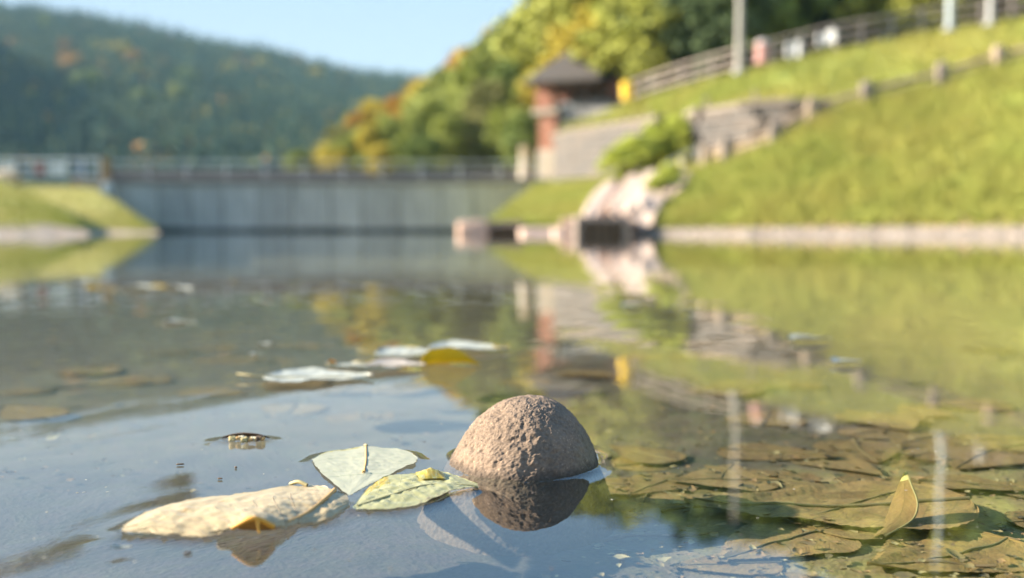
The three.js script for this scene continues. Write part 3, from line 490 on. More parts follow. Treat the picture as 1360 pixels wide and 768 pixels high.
// ------------------------------------------------------------------ terrain: left bank, lake floor, far hills
// two low grass banks on the left, one behind the other, each a ramp rising away from the shore with a steep side towards the dam
const banks = [
  { edge: [[-900, 45], [0, 45], [125, 22]], front: [[-900, 9], [-300, 14], [0, 18], [125, 22]], rise: [[0, -.06], [2, .05], [5, .26], [10, .66], [18, 1.36], [27, 2.15], [36, 2.5]], name: 'grass_bank' },
  { edge: [[-900, 60.2], [128, 60.2], [134, 57], [216, 31]], front: [[-900, 14], [0, 25], [130, 27.5], [216, 31]], rise: [[0, -.06], [3, .06], [8, .32], [15, .82], [22, 1.42], [30, 2.1], [36, 2.72]], name: 'far_grass_bank' },
];
const bankHeight = (b, px, d) => lut(b.rise, d - lut(b.front, px)[0])[0];
{
  const dryTone = (p) => { const c = grassTone(p); return [c[0] * 1.22, c[1] * 1.05, c[2] * 1.05]; };
  banks.forEach((b, k) => {
    const x1 = b.edge[b.edge.length - 1][0], at = (px, d, e = 1) => { const p = P(px, 300, d); p.y = bankHeight(b, px, d) + .05 * e * fbm(p.x * .8, 3, p.z * .8, 3); return p; };
    structure(b.name, gridGeo(120, 60, (u, v) => { const px = x1 - (x1 + 900) * (1 - u) ** 2.2, d0 = lut(b.front, px)[0], d1 = Math.max(d0, lut(b.edge, px)[0]); return at(px, mix(d0, d1, v), Math.min(1, v * 9, (1 - v) * 9)); },
      (u, v, p) => { const px = 680 + FPX * p.x / -p.z, t = -p.z - lut(b.front, px)[0], g = sstep(4.6, 3.2, t + 1.2 * fbm(p.x * .8, 1, p.z * .8, 3)), c = dryTone(p); return [mix(c[0], .34, g), mix(c[1], .26, g), mix(c[2], .21, g)]; }, (u, v, p) => [p.x / 2.3, p.z / 2.3]), grassMat, k ? 'far grass bank on the left ending against the dam' : 'near grass bank on the left with a gravel foot');
    structure(b.name + '_side', gridGeo(70, 10, (u, v) => { const px = mix(k ? 120 : -700, x1, u), d = lut(b.edge, px)[0], p = at(px, d, 0), h = p.y + .4; return V(p.x + v * h * (k ? 1.15 : .75), p.y - v * h - .01, p.z - v * h * (k ? .1 : .25)); }, (u, v, p) => grassTone(p), (u, v, p) => [p.x / 2.3 + p.y / 2, p.z / 2.3]), grassMat, k ? 'shaded side of the far grass bank' : 'shaded side of the near grass bank');
  });
  reseed(44);
  tufts('grass_left', 'short grass covering the left banks', 9000, () => { const b = banks[rnd() < .45 ? 0 : 1], x1 = b.edge[b.edge.length - 1][0], px = rr(-120, x1), d0 = lut(b.front, px)[0] + 3.5, d1 = Math.max(d0, lut(b.edge, px)[0]), d = mix(d0, d1, rnd()), p = P(px, 300, d); p.y = d > lut(b.edge, px)[0] ? -1 : bankHeight(b, px, d) - .02; return p; }, null, [.08, .2]);
  structure('lake_floor', gridGeo(20, 20, (u, v) => V(mix(-60, 60, u), -1.4 + .2 * fbm(u * 5, 2, v * 5, 2), mix(12, -61, v)), null, (u, v, p) => [p.x, p.z]), std(.20, .17, .10, 1), 'silty lake floor in deep water');
  const hillTop = (px) => lut([[-700, -230], [-300, -90], [-100, -6], [0, 14], [60, 16], [120, 24], [200, 42], [280, 62], [360, 76], [420, 90], [480, 102], [560, 112], [700, 128], [900, 150], [1600, 200]], px)[0];
  globalThis.hillAt = (px, d) => { const top = (HZ - hillTop(px) - 20) / FPX * 840; return mix(-1, top, Math.pow(clamp((d - 330) / 510, 0, 1), mix(.95, .42, sstep(-220, -520, px)))); };
  structure('hill_left', gridGeo(90, 46, (u, v) => { const px = -700 + 2300 * u, d = mix(64, 980, v ** 1.3), p = P(px, 300, d); p.y = d > 840 ? hillAt(px, 840) - (d - 840) * .15 : hillAt(px, d); p.y += 4 * fbm(p.x * .01, 2, p.z * .01, 3) * sstep(200, 400, d); if (d < 66) p.y = -.5; return p; }, (u, v, p) => { const n = 1 + .3 * fbm(p.x * .02, 2, p.z * .02, 3); return [.040 * n, .050 * n, .028 * n]; }, (u, v, p) => [p.x / 20, p.z / 20]), grassMat, 'dark wooded hillside across the valley');
  structure('ground', gridGeo(2, 2, (u, v) => V(mix(-2500, 2500, u), -3, mix(60, -2500, v)), null, (u, v, p) => [p.x, p.z]), std(.05, .06, .03, 1), 'low ground beyond the banks');
}

// ------------------------------------------------------------------ trees
function crownGeo(seed, n, leaf, blobs, shape = 1) { // unit height tree crown: leaf clumps spread through lobes
  reseed(seed); const pos = [], col = [], cs = [];
  for (let i = 0; i < blobs; i++) { const t = Math.pow(rnd(), .8), y = mix(.30, .90, t), R = .27 * Math.sin(Math.PI * clamp(.18 + t * .72, 0, 1)) ** .8 * shape, a = rr(0, 6.28); const r = R * Math.sqrt(rnd()); cs.push([Math.cos(a) * r, y, Math.sin(a) * r, rr(.06, .12), rr(.86, 1.14)]); }
  for (let i = 0; i < n; i++) {
    const b = cs[Math.floor(rnd() * cs.length)], th = Math.acos(rr(-1, 1)), ph = rr(0, 6.28), rad = b[3] * Math.pow(rnd(), .38), x = b[0] + rad * Math.sin(th) * Math.cos(ph), y = b[1] + rad * Math.cos(th) * .85, z = b[2] + rad * Math.sin(th) * Math.sin(ph);
    const s = leaf * rr(.6, 1.4), u = V(rr(-1, 1), rr(-1, 1), rr(-1, 1)).normalize(), w = V(rr(-1, 1), rr(-1, 1), rr(-1, 1)).cross(u).normalize(), c = b[4] * rr(.75, 1.2);
    for (const [p, q] of [[-1, -.6], [1, -.4], [.2, 1], [-1, -.6], [.2, 1], [-.9, .7]]) { pos.push(x + s * (u.x * p + w.x * q), y + s * (u.y * p + w.y * q), z + s * (u.z * p + w.z * q)); col.push(c, c, c); }
  }
  const g = new THREE.BufferGeometry(); g.setAttribute('position', new THREE.Float32BufferAttribute(pos, 3)); g.setAttribute('color', new THREE.Float32BufferAttribute(col, 3)); g.setAttribute('uv', new THREE.Float32BufferAttribute(new Float32Array(pos.length / 3 * 2), 2)); g.computeVertexNormals(); return [g, cs];
}
function trunkGeo(cs) { const l = [rod(V(0, -.03, 0), V(.004, .35, 0), .022, .016, 8), rod(V(.004, .34, 0), V(0, .78, 0), .016, .004, 7)]; for (const c of cs.slice(0, 7)) l.push(rod(V(.002, Math.max(.2, c[1] * .62), 0), V(c[0], c[1], c[2]), .008, .002, 5)); return mergeGeometries(l); }
function spruceGeo(seed, n = 700, narrow = 1) {
  reseed(seed); const pos = [], col = [];
  for (let i = 0; i < n; i++) { const t = Math.pow(rnd(), .75), y = mix(.10, .99, t), R = (.17 * (1 - t) + .008) * narrow * rr(.75, 1.15), a = rr(0, 6.28), c = rr(.7, 1.25), w = .02 + .03 * (1 - t), ca = Math.cos(a), sa = Math.sin(a), r0 = R * rr(.1, .5); const y1 = y - R * rr(.25, .6);
    pos.push(ca * r0, y, sa * r0, ca * R - sa * w, y1, sa * R + ca * w, ca * R * 1.12, y1 - .008, sa * R * 1.12, ca * r0, y, sa * r0, ca * R * 1.12, y1 - .008, sa * R * 1.12, ca * R + sa * w, y1, sa * R - ca * w); for (let k = 0; k < 6; k++) col.push(c, c, c); }
  const g = new THREE.BufferGeometry(); g.setAttribute('position', new THREE.Float32BufferAttribute(pos, 3)); g.setAttribute('color', new THREE.Float32BufferAttribute(col, 3)); g.setAttribute('uv', new THREE.Float32BufferAttribute(new Float32Array(pos.length / 3 * 2), 2)); g.computeVertexNormals(); return g;
}
const bark = std(.10, .075, .05, .95);
const foliage = (r, g, b) => new THREE.MeshPhysicalMaterial({ color: lin(r, g, b), vertexColors: true, roughness: .85, side: THREE.DoubleSide });
const HUE = { green: foliage(.150, .200, .036), light: foliage(.260, .290, .050), lime: foliage(.310, .320, .048), yellow: foliage(.460, .370, .042), orange: foliage(.440, .240, .034), rust: foliage(.300, .160, .034), bush: foliage(.42, .46, .060), dark: foliage(.060, .095, .026), olive: foliage(.210, .205, .055), spruce: foliage(.045, .075, .028) };
const leafy = [[61, 4600, .018, 70, 1.1], [62, 4600, .018, 60, 1.3], [63, 4400, .018, 80, .95], [64, 4600, .018, 64, 1.2], [65, 4600, .017, 90, 1.05]].map((a) => { const [g, cs] = crownGeo(...a); return { crown: g, trunk: trunkGeo(cs) }; });
const spruces = [71, 72, 73].map((s, i) => ({ crown: spruceGeo(s, 1200, [1, 1.2, .9][i]), trunk: rod(V(0, -.03, 0), V(0, .9, 0), .018, .003, 8) }));
const protoTree = {};
function tree(kind, hue, label, pos, h, turn, group, wide = 1, name) {
  const list = kind === 'spruce' ? spruces : leafy, k = Math.floor(rnd() * list.length), t = thing(name || (kind === 'spruce' ? 'spruce_tree' : 'broadleaf_tree'), label, kind === 'bush' ? 'shrub' : 'tree', pos, turn, group); t.scale.set(h * wide, h, h * wide);
  part('trunk', list[k].trunk, bark, t); part('crown', list[k].crown, HUE[hue], t); return t;
}
// slope trees right of the dam: bearing, hue chosen after the photograph
reseed(101);
const hueAt = (px, low) => {
  if (px < 425) return 'light';
  if (px < 470) return low ? (rnd() < .6 ? 'yellow' : 'light') : 'olive';
  if (px < 520) return low ? (rnd() < .3 ? 'yellow' : 'light') : (rnd() < .3 ? 'orange' : rnd() < .5 ? 'yellow' : 'light');
  if (px < 600) return low ? (rnd() < .25 ? 'yellow' : rnd() < .25 ? 'green' : 'light') : (rnd() < .22 ? 'orange' : rnd() < .4 ? 'yellow' : 'light');
  if (px < 665) return low ? (rnd() < .5 ? 'light' : 'olive') : (rnd() < .12 ? 'orange' : rnd() < .4 ? 'yellow' : 'light');
  if (px < 720) return low ? (rnd() < .5 ? 'light' : 'green') : (rnd() < .5 ? 'green' : 'light');
  if (px < 835) return rnd() < .3 ? 'yellow' : 'lime';
  if (px < 900) return rnd() < .6 ? 'lime' : 'green';
  if (px < 1140) return rnd() < .3 ? 'green' : 'dark';
  if (px < 1285) return rnd() < .55 ? 'lime' : 'light';
  return rnd() < .5 ? 'green' : 'lime';
};
const hueWord = { bush: 'bright green', green: 'mid green', light: 'light green', lime: 'yellow green', yellow: 'golden yellow', orange: 'orange', rust: 'rust brown', dark: 'dark green', olive: 'olive green' };
for (const [d, px0, px1, step, low, tall, where] of [[66, 398, 715, 27, 1, 'low', 'right behind the dam railing'], [76, 412, 735, 27, .6, 'mid-height', 'above the first row behind the dam'], [90, 428, 745, 27, .25, 'tall', 'halfway up the hillside behind the dam'], [108, 445, 790, 28, 0, 'tall', 'high on the hillside behind the dam'], [130, 470, 860, 30, 0, 'tall', 'along the hill crest behind the dam']])
  for (let px = px0; px < px1; px += step * rr(.75, 1.25)) {
    const dd = d + rr(-4, 4), y = groundR(px, dd), top = .12 + dd * eSky(px), lift = low === 1 ? rr(.42, .62) : low === .6 ? rr(.62, .82) : low ? rr(.78, .95) : rr(.92, 1.06), h = clamp((top - y) * lift, 2.4, 16), hue = hueAt(px, low > .5);
    tree('leafy', hue, `${tall} ${hueWord[hue]} broadleaf tree ${where}`, [P(px, 300, dd).x, y, -dd], h, rr(0, 6), `${hueWord[hue]} trees ${where}`, clamp(dd * .030 / h * 1.6, .85, 1.7));
  }
for (const [d0, step, px0, where] of [[0, 34, 770, 'directly behind the road fence'], [5, 36, 760, 'in the second row behind the road fence'], [11, 44, 770, 'deeper in the wood behind the road'], [19, 60, 760, 'at the back of the wood behind the road']])
  for (let px = px0; px < 1560; px += step * rr(.75, 1.25)) {
    const dd = startD(px) + 2.5 + d0 + rr(-1, 1.5), y = groundR(px, dd), top = .12 + dd * eSky(px), hue = hueAt(px), spruce = hue === 'dark' && rnd() < .55, h = clamp((top - y) * (d0 < 4 ? rr(.55, .8) : rr(.85, 1.05)), 3, 18);
    tree(spruce ? 'spruce' : 'leafy', spruce ? 'spruce' : hue, spruce ? `dark spruce standing ${where}` : `${hueWord[hue]} broadleaf tree ${where}`, [P(px, 300, dd).x, y, -dd], h, rr(0, 6), spruce ? `spruces ${where}` : `${hueWord[hue]} trees ${where}`, spruce ? 1.1 : 1.2);
  }
{ const p = P(692, 246, 60.5); tree('leafy', 'light', 'small rounded light green tree beside the pavilion tower', [p.x, 2.7, -66], 4.8, 1, undefined, .95); }
// far forest on the valley side: reads as one mass
{
  reseed(120);
  const kinds = [['spruce_forest', spruceGeo(75, 110, 1.1), 5200], ['spruce_forest', spruceGeo(76, 110, .95), 3600], ['mixed_forest', crownGeo(77, 150, .07, 9, 1.15)[0], 1500]];
  kinds.forEach(([name, g, n], k) => {
    const m = new THREE.InstancedMesh(g, new THREE.MeshStandardMaterial({ vertexColors: true, roughness: .9, side: THREE.DoubleSide }), n); m.name = numbered(name); m.userData = { kind: 'stuff', category: 'forest', label: k < 2 ? 'dark spruce forest covering the valley side' : 'broadleaf woodland mixed into the spruce forest' };
    const o = new THREE.Object3D();
    for (let i = 0; i < n; i++) {
      const px = rr(-140, 640), d = mix(335, 846, Math.pow(rnd(), .72)), p = P(px, 300, d); p.y = hillAt(px, d) + 4 * fbm(p.x * .01, 2, p.z * .01, 3) * sstep(200, 400, d) - .5;
      const h = rr(13, 22) * (k === 2 ? .8 : 1); o.position.copy(p); o.rotation.y = rr(0, 6); o.scale.set(h * rr(.9, 1.2), h, h * rr(.9, 1.2)); o.updateMatrix(); m.setMatrixAt(i, o.matrix);
      const warm = k === 2 ? rnd() : 0, patch = fbm(p.x * .012, 8, p.z * .012, 2);
      const c = k < 2 ? [[.030, .075, .040], [.044, .095, .042], [.090, .125, .040]][Math.floor(rnd() * 2.3 + (patch > .2 ? .6 : 0)) % 3] : warm < .18 ? [.46, .23, .04] : warm < .40 ? [.46, .36, .045] : [.17, .19, .05];
      m.setColorAt(i, lin(...c));
    }
    shadow(m); scene.add(m);
  });
  // the few trees of the far slope that stand out by colour
  for (const [px, py, w, hue] of [[140, 72, 26, 'yellow'], [163, 78, 26, 'yellow'], [178, 88, 22, 'orange'], [48, 98, 34, 'olive'], [95, 92, 22, 'orange'], [115, 122, 24, 'light'], [183, 104, 16, 'yellow'], [214, 88, 18, 'orange'], [190, 132, 16, 'light'], [236, 130, 22, 'lime'], [245, 114, 16, 'light'], [305, 98, 22, 'yellow'], [330, 96, 22, 'orange'], [348, 92, 20, 'yellow'], [420, 106, 18, 'yellow'], [447, 110, 18, 'olive'], [60, 40, 22, 'light'], [395, 90, 18, 'rust'], [90, 68, 20, 'rust']]) {
    let d = 340; for (; d < 838; d += 5) if ((hillAt(px, d) + 12) / d >= (HZ - py) / FPX) break; // where that bearing meets the slope
    const p = P(px, py, d); tree('leafy', hue, `${hueWord[hue]} tree standing out in the far spruce forest`, [p.x, hillAt(px, d), -d], 15 + rr(0, 4) + w * .1, rr(0, 6), `${hueWord[hue]} trees in the far forest`, 1.25);
  }
}
// ------------------------------------------------------------------ dam
const concrete = [.17, .185, .155].map((c, i) => new THREE.MeshStandardMaterial({ map: streakTex, color: lin(c * 3.1, c * 3.0, c * 2.75), roughness: .9, side: THREE.DoubleSide }));
const steel = std(.42, .46, .50, .5, { metalness: .3 }), steelWhite = std(.62, .66, .70, .5);
const DZ = -60, DX0 = -23.5, DX1 = 2.2, TOP = 2.6;
{
  const t = thing('dam_wall', 'grey streaked concrete dam wall closing off the reservoir', 'dam', [0, 0, DZ]);
  reseed(140); let x = DX0, k = 0;
  while (x < DX1 - .2) { const w = Math.min(rr(1.7, 2.3), DX1 - x), g = chamferBox(w - .05, TOP + 1.6, .5, .03, x + w / 2, (TOP - 1.6) / 2, -.35 + rr(-.015, .015)); const uv = g.attributes.uv, p = g.attributes.position; for (let i = 0; i < uv.count; i++) uv.setXY(i, p.getX(i) / 3.1, p.getY(i) / 3.1); part('panel', g, concrete[k % 3], t); x += w; k++; }
  for (let i = 0; i < 9; i++) part('wet_stain', box(2.85, .34, .03, DX0 + 1.44 + i * 2.853, .02 + .03 * Math.sin(i * 2.1), -.075), std(.035, .04, .03, .6), t);
  part('core', box(DX1 - DX0, TOP + 1.5, 1.8, (DX0 + DX1) / 2, (TOP - 1.7) / 2, -1.65), std(.12, .13, .13, .95), t);
  part('coping', chamferBox(DX1 - DX0 + .4, .30, 3.0, .04, (DX0 + DX1) / 2, TOP + .15, -1.45), std(.19, .185, .175, .85), t);
  part('rear_parapet', box(DX1 - DX0, .62, .25, (DX0 + DX1) / 2, TOP + .62, -2.7), std(.15, .12, .10, .85), t);
}
function railing(name, label, x0, x1, y, z, n, h, mat, rails, postR, group) {
  const t = thing(name, label, 'railing', [x0, y, z], 0, group);
  for (let i = 0; i <= n; i++) part('post', rod(V((x1 - x0) * i / n, 0, 0), V((x1 - x0) * i / n, h, 0), postR, postR, 8), mat, t);
  for (const r of rails) part('rail', rod(V(-.05, h * r, 0), V(x1 - x0 + .05, h * r, 0), postR * .8, postR * .8, 8), mat, t);
  return t;
}
railing('railing', 'grey steel railing along the top of the dam', -22, 1.4, TOP + .3, DZ - .2, 11, .92, steelWhite, [.5, 1], .026);
{
  const t = railing('railing', 'pale railing with white infill panels on the left bank', -28.3, -22.7, 2.95, -60.6, 6, 1.0, steelWhite, [.1, .55, 1], .055); t.children.forEach((c) => c);
  for (const [x, w, m] of [[.55, .5, steelWhite], [2.3, .42, std(.32, .06, .06, .7)], [3.3, .75, steelWhite], [4.5, .6, std(.10, .16, .26, .6)], [1.45, .4, std(.08, .13, .20, .6)]]) part('infill_panel', box(w, .62, .04, x, .5, -.08), m, t);
  const g = thing('gate_post', 'rusty brown gate post where the dam meets the left bank', 'post', [P(140, 240, 59.8).x, 2.55, -59.85]); part('pillar', box(.36, 1.35, .36, 0, .675, 0), std(.28, .17, .07, .8), g); part('cap', chamferBox(.44, .08, .44, .02, 0, 1.39, 0), std(.25, .16, .08, .8), g);
  const b = thing('marker_block', 'small pale concrete block at the foot of the gate post', 'block', [P(142, 250, 59.2).x, 2.0, -59.25]); part('block_body', chamferBox(.42, .68, .4, .03, 0, .34, 0), std(.50, .55, .58, .8), b);
  const s = P(8, 232, 58), r = thing('boulder', 'beige boulder on the crest of the left bank', 'boulder', [s.x, bankHeight(banks[1], 8, 58) + .3, -58]); part('rock', roughStone(1.3, 1.0, 1.1, 6, .25), std(.45, .36, .25, .9), r);
}

// ------------------------------------------------------------------ pavilion tower beside the dam
const brickTex = dataTex(256, (u, v) => { const n = .8 + .25 * tileFbm(u, v, 10, 61, 4); return [n, n * .96, n * .93]; });
const brick = [[.42, .185, .12], [.37, .155, .10], [.45, .22, .15]].map((c) => new THREE.MeshStandardMaterial({ color: lin(...c), map: brickTex, roughness: .9 }));
const stoneGrey = std(.46, .41, .36, .9, { map: grainTex }), plaster = std(.46, .385, .31, .9, { map: grainTex });
{
  const Z = -61, at = (px, py) => P(px, py, 61), bx = at(733, 245).x;
  const t = thing('pavilion_tower', 'brick pavilion tower with a dark hipped roof beside the dam', 'tower', [bx, 2.6, Z], -.42);
  const H = (py) => at(733, py).y - 2.6;
  part('base', chamferBox(1.35, H(200) + .6, 1.5, .05, .1, (H(200) - .6) / 2, 0), plaster, t);
  // brick courses of the front pillar, laid block by block
  reseed(150); const pillar = (x, z, y0, y1, w) => { const p = new THREE.Group(); p.name = 'brick_pillar'; t.add(p); part('pillar_core', box(w * .9, y1 - y0, w * .9, x, (y0 + y1) / 2, z), stoneGrey, p); for (let y = y0, r = 0; y < y1 - .05; y += .30, r++) for (let i = 0; i < 2; i++) part('brick', box(w / 2 - .03, .27, w, x + (i - .5) * w / 2 + (r % 2 ? .05 : -.05), y + .145, z + .01 * (i % 2)), brick[Math.floor(rnd() * 3)], p); };
  pillar(-.02, .15, H(200), H(152), 1.0);
  part('string_course', chamferBox(1.5, .3, 1.5, .04, -.1, H(150), .1), plaster, t);
  pillar(-.22, .15, H(145), H(104), 1.0);
  const X2 = at(818, 120).x - bx; pillar(X2, -.6, H(168), H(112), .7);
  pillar(-.1, -2.6, H(200), H(108), .8);
  // hipped roof
  const e = H(110), a = H(62), xl = at(706, 110).x - bx, xr = at(812, 110).x - bx, zf = 1.3, zb = -3.6, c = [at(748, 70).x - bx, at(764, 70).x - bx];
  const quad = (...p) => { const g = new THREE.BufferGeometry(), n = p.length === 3 ? [0, 1, 2] : [0, 1, 2, 0, 2, 3]; g.setAttribute('position', new THREE.Float32BufferAttribute(n.flatMap((i) => p[i].toArray()), 3)); g.setAttribute('uv', new THREE.Float32BufferAttribute(new Float32Array(n.length * 2), 2)); g.computeVertexNormals(); return g; };
  const A = V(xl, e, zf), B = V(xr, e, zf), C = V(xr, e, zb), D = V(xl, e, zb), R0 = V(c[0], a, -1.15), R1 = V(c[1], a, -1.15), slate = std(.060, .050, .044, .8), leadAndLitHip = std(.30, .27, .24, .6), dn = V(0, -.14, 0), lo = [A, B, C, D].map((v) => v.clone().add(dn));
  const roof = part('roof', mergeGeometries([quad(A, B, R1, R0), quad(B, C, R1), quad(C, D, R0, R1), quad(lo[3], lo[2], lo[1], lo[0]), quad(lo[0], lo[1], B, A), quad(lo[1], lo[2], C, B), quad(lo[2], lo[3], D, C), quad(lo[3], lo[0], A, D)]), slate, t);
  part('sunlit_hip_face', quad(D, A, R0), leadAndLitHip, roof); part('ridge_cap', rod(R0, R1, .07, .07, 8), leadAndLitHip, roof);  // left hip painted paler than the slate to look sunlit; ridge cap is lead
  part('wall_plate', box(xr - xl - .8, .18, .25, (xl + xr) / 2, e - .26, .3), std(.12, .07, .05, .8), t);
  // parapet and dark room behind
  part('parapet', chamferBox(X2 - .4, H(140) - H(172), .3, .03, X2 / 2 + .3, (H(140) + H(172)) / 2, .1), std(.30, .29, .28, .9, { map: grainTex }), t);
  part('parapet_cap', chamferBox(X2 - .2, .12, .42, .02, X2 / 2 + .3, H(138), .1), std(.26, .25, .24, .9), t);
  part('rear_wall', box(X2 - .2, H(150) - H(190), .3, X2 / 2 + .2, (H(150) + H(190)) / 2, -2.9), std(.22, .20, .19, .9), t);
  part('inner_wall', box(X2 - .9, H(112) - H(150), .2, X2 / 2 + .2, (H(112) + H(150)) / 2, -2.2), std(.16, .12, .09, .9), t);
  for (const k of [.28, .55, .8]) part('timber_post', box(.16, H(110) - H(140), .16, X2 * k + .2, (H(110) + H(140)) / 2, .15), std(.14, .085, .055, .85), t);
  part('balcony_rail', mergeGeometries([rod(V(.7, H(168), .55), V(.7, H(140), .55), .03), rod(V(1.3, H(168), .55), V(1.3, H(140), .55), .03), rod(V(.7, H(141), .55), V(1.3, H(141), .55), .03)]), steel, t);
  part('plinth', chamferBox(X2 + .6, H(170) - H(252), 2.6, .05, X2 / 2 + .7, (H(170) + H(252)) / 2, -1.6), stoneGrey, t);
}
{ // pale figure-like post by the dam end
  const p = P(697, 237, 60.2), t = thing('stone_post', 'pale sandstone post with a domed head by the dam end', 'post', [p.x, TOP + .3, -61.8]); part('shaft', new THREE.CylinderGeometry(.26, .34, 1.35, 14).translate(0, .68, 0), std(.48, .41, .32, .9), t); part('head', roughStone(.5, .62, .5, 3, .12).translate(0, 1.55, 0), std(.44, .35, .22, .9), t);
}

// ------------------------------------------------------------------ retaining wall on the right bank, stone by stone
{
  const mats = [[.155, .132, .115], [.142, .126, .113], [.172, .144, .122], [.132, .12, .11]].map((c) => std(...c, .95, { map: grainTex })), capM = std(.20, .165, .13, .95);
  const wall = (px0, px1, label) => {
    const A = rowAt(3, px0), t = thing('retaining_wall', label, 'wall', [A.x, 0, A.z]); reseed(px0); const foot = [], n = 40; for (let i = 0; i <= n; i++) foot.push([rowAt(3, mix(px0, px1, i / n)), rowAt(4, mix(px0, px1, i / n))]);
    const len = [0]; for (let i = 1; i <= n; i++) len.push(len[i - 1] + foot[i][0].distanceTo(foot[i - 1][0])); const total = len[n];
    const at = (s) => { const x = clamp(s / total, 0, 1) * n; let i = 0; while (i < n - 1 && len[i + 1] < s) i++; const f = clamp((s - len[i]) / (len[i + 1] - len[i]), 0, 1); return [foot[i][0].clone().lerp(foot[i + 1][0], f), foot[i][1].clone().lerp(foot[i + 1][1], f), Math.atan2(-(foot[i + 1][0].z - foot[i][0].z), foot[i + 1][0].x - foot[i][0].x)]; };
    for (let c = 0; c < 8; c++) for (let s = (c % 2) * .35; s < total; ) {
      const w = rr(.8, 1.5), [f, tp, a] = at(s + w / 2), h = .30, y = tp.y + .06 - h * (c + .5); if (y + h > f.y - .25) { const g = chamferBox(w - .04, h - .03, .34, .025); g.rotateY(a); g.translate(f.x - A.x, y, f.z - A.z + .03 + rr(-.02, .02)); part('stone_block', g, mats[Math.floor(rnd() * 4)], t); } s += w;
    }
    for (let s = .3; s < total; s += 1.6) { const [f, tp, a] = at(s), g = chamferBox(1.56, .16, .46, .02); g.rotateY(a); g.translate(f.x - A.x, tp.y + .12, f.z - A.z + .03); part('cap_stone', g, capM, t); }
    for (let s = 1; s < total; s += 2.1) { const [f, tp] = at(s); part('railing_post', rod(V(f.x - A.x, tp.y + .18, f.z - A.z), V(f.x - A.x, tp.y + .55, f.z - A.z), .05, .05, 6), capM, t); }
    return t;
  };
  wall(738, 872, 'long grey stone retaining wall running from the pavilion to the shrubs');
  wall(922, 1072, 'brownish stone retaining wall tapering out on the grass slope');
}

// ------------------------------------------------------------------ stone chute, culverts and blocks at the shore
{
  const pale = [[.56, .42, .33], [.52, .38, .30], [.60, .46, .37]].map((c) => std(...c, .9, { map: grainTex }));
  const slab = (a, b, w, h, label, k) => { const A = P(...a), B = P(...b), mid = A.clone().add(B).multiplyScalar(.5), L = A.distanceTo(B) + .3, t = thing('stone_slab', label, 'slab', [mid.x, mid.y, mid.z]); const g = angularStone(w, h * .8, L, k, .22), m = new THREE.Matrix4().lookAt(A, B, V(0, 1, 0)); g.applyMatrix4(m); part('slab_body', g, pale[k % 3], t); };
  slab([783, 292, 27.0], [815, 247, 31.5], .50, .5, 'narrow pale sandstone slab at the edge of the chute beside the grass', 0);
  slab([822, 285, 26.9], [848, 240, 31.5], .62, .5, 'pale sandstone slab above the dark culvert mouth', 1);
  slab([840, 284, 26.8], [871, 236, 31.5], .55, .55, 'pale sandstone slab in the middle of the chute', 2);
  slab([853, 296, 26.4], [890, 230, 31.2], .60, .5, 'longest pale sandstone slab reaching down to the gravel', 3);
  slab([893, 258, 28.2], [910, 240, 29.6], .45, .4, 'squat sandstone block on the upper side of the chute', 4);
  slab([908, 243, 29.4], [926, 231, 30.4], .45, .4, 'middle sandstone block of the chute edge', 5);
  slab([924, 233, 30.4], [942, 220, 30.9], .45, .4, 'topmost sandstone block of the chute edge', 6);
  const culvert = (px0, px1, py0, py1, d, label) => { const A = P(px0, py1, d), B = P(px1, py0, d), w = B.x - A.x, h = B.y, t = thing('culvert', label, 'culvert', [A.x, 0, -d]); const m = std(.22, .175, .14, .9), f = std(.34, .26, .21, .9); part('back', box(w, h + .3, .1, w / 2, (h - .3) / 2, -.7), m, t); part('roof', box(w + .24, .12, 1.2, w / 2, h + .06, -.55), f, t); part('side', box(.12, h + .3, 1.2, -.06, (h - .3) / 2, -.55), m, t); part('side', box(.12, h + .3, 1.2, w + .06, (h - .3) / 2, -.55), m, t); part('grate', mergeGeometries([.2, .4, .6, .8].map((k) => rod(V(w * k, -.2, -.1), V(w * k, h, -.1), .02))), std(.05, .045, .04, .7), t); };
  culvert(772, 828, 294, 314, 25.6, 'dark square culvert mouth under the pale sandstone chute');
  culvert(651, 688, 300, 316, 28.4, 'low dark culvert mouth between two reddish blocks at the shore');
  const block = (px0, px1, py0, d, depth, c, label, k) => { const A = P(px0, 318, d), B = P(px1, py0, d), w = B.x - A.x, h = B.y + .25, t = thing('shore_block', label, 'block', [(A.x + B.x) / 2, B.y - h / 2, -d - depth / 2]); part('block_body', angularStone(w, h, depth, k, .10), std(...c, .9, { map: grainTex }), t); };
  block(607, 648, 293, 28.2, .7, [.60, .40, .30], 'squared reddish stone block standing alone in the water by the dam', 2);
  block(690, 735, 303, 27.8, .8, [.62, .45, .36], 'low pinkish stone block next to the low culvert mouth', 3);
  block(734, 775, 301, 26.6, .8, [.60, .44, .36], 'low pinkish stone block adjoining the square culvert mouth', 4);
  block(745, 775, 289, 28.2, .6, [.40, .27, .20], 'reddish brown stone block set back above the pinkish blocks', 5);
}
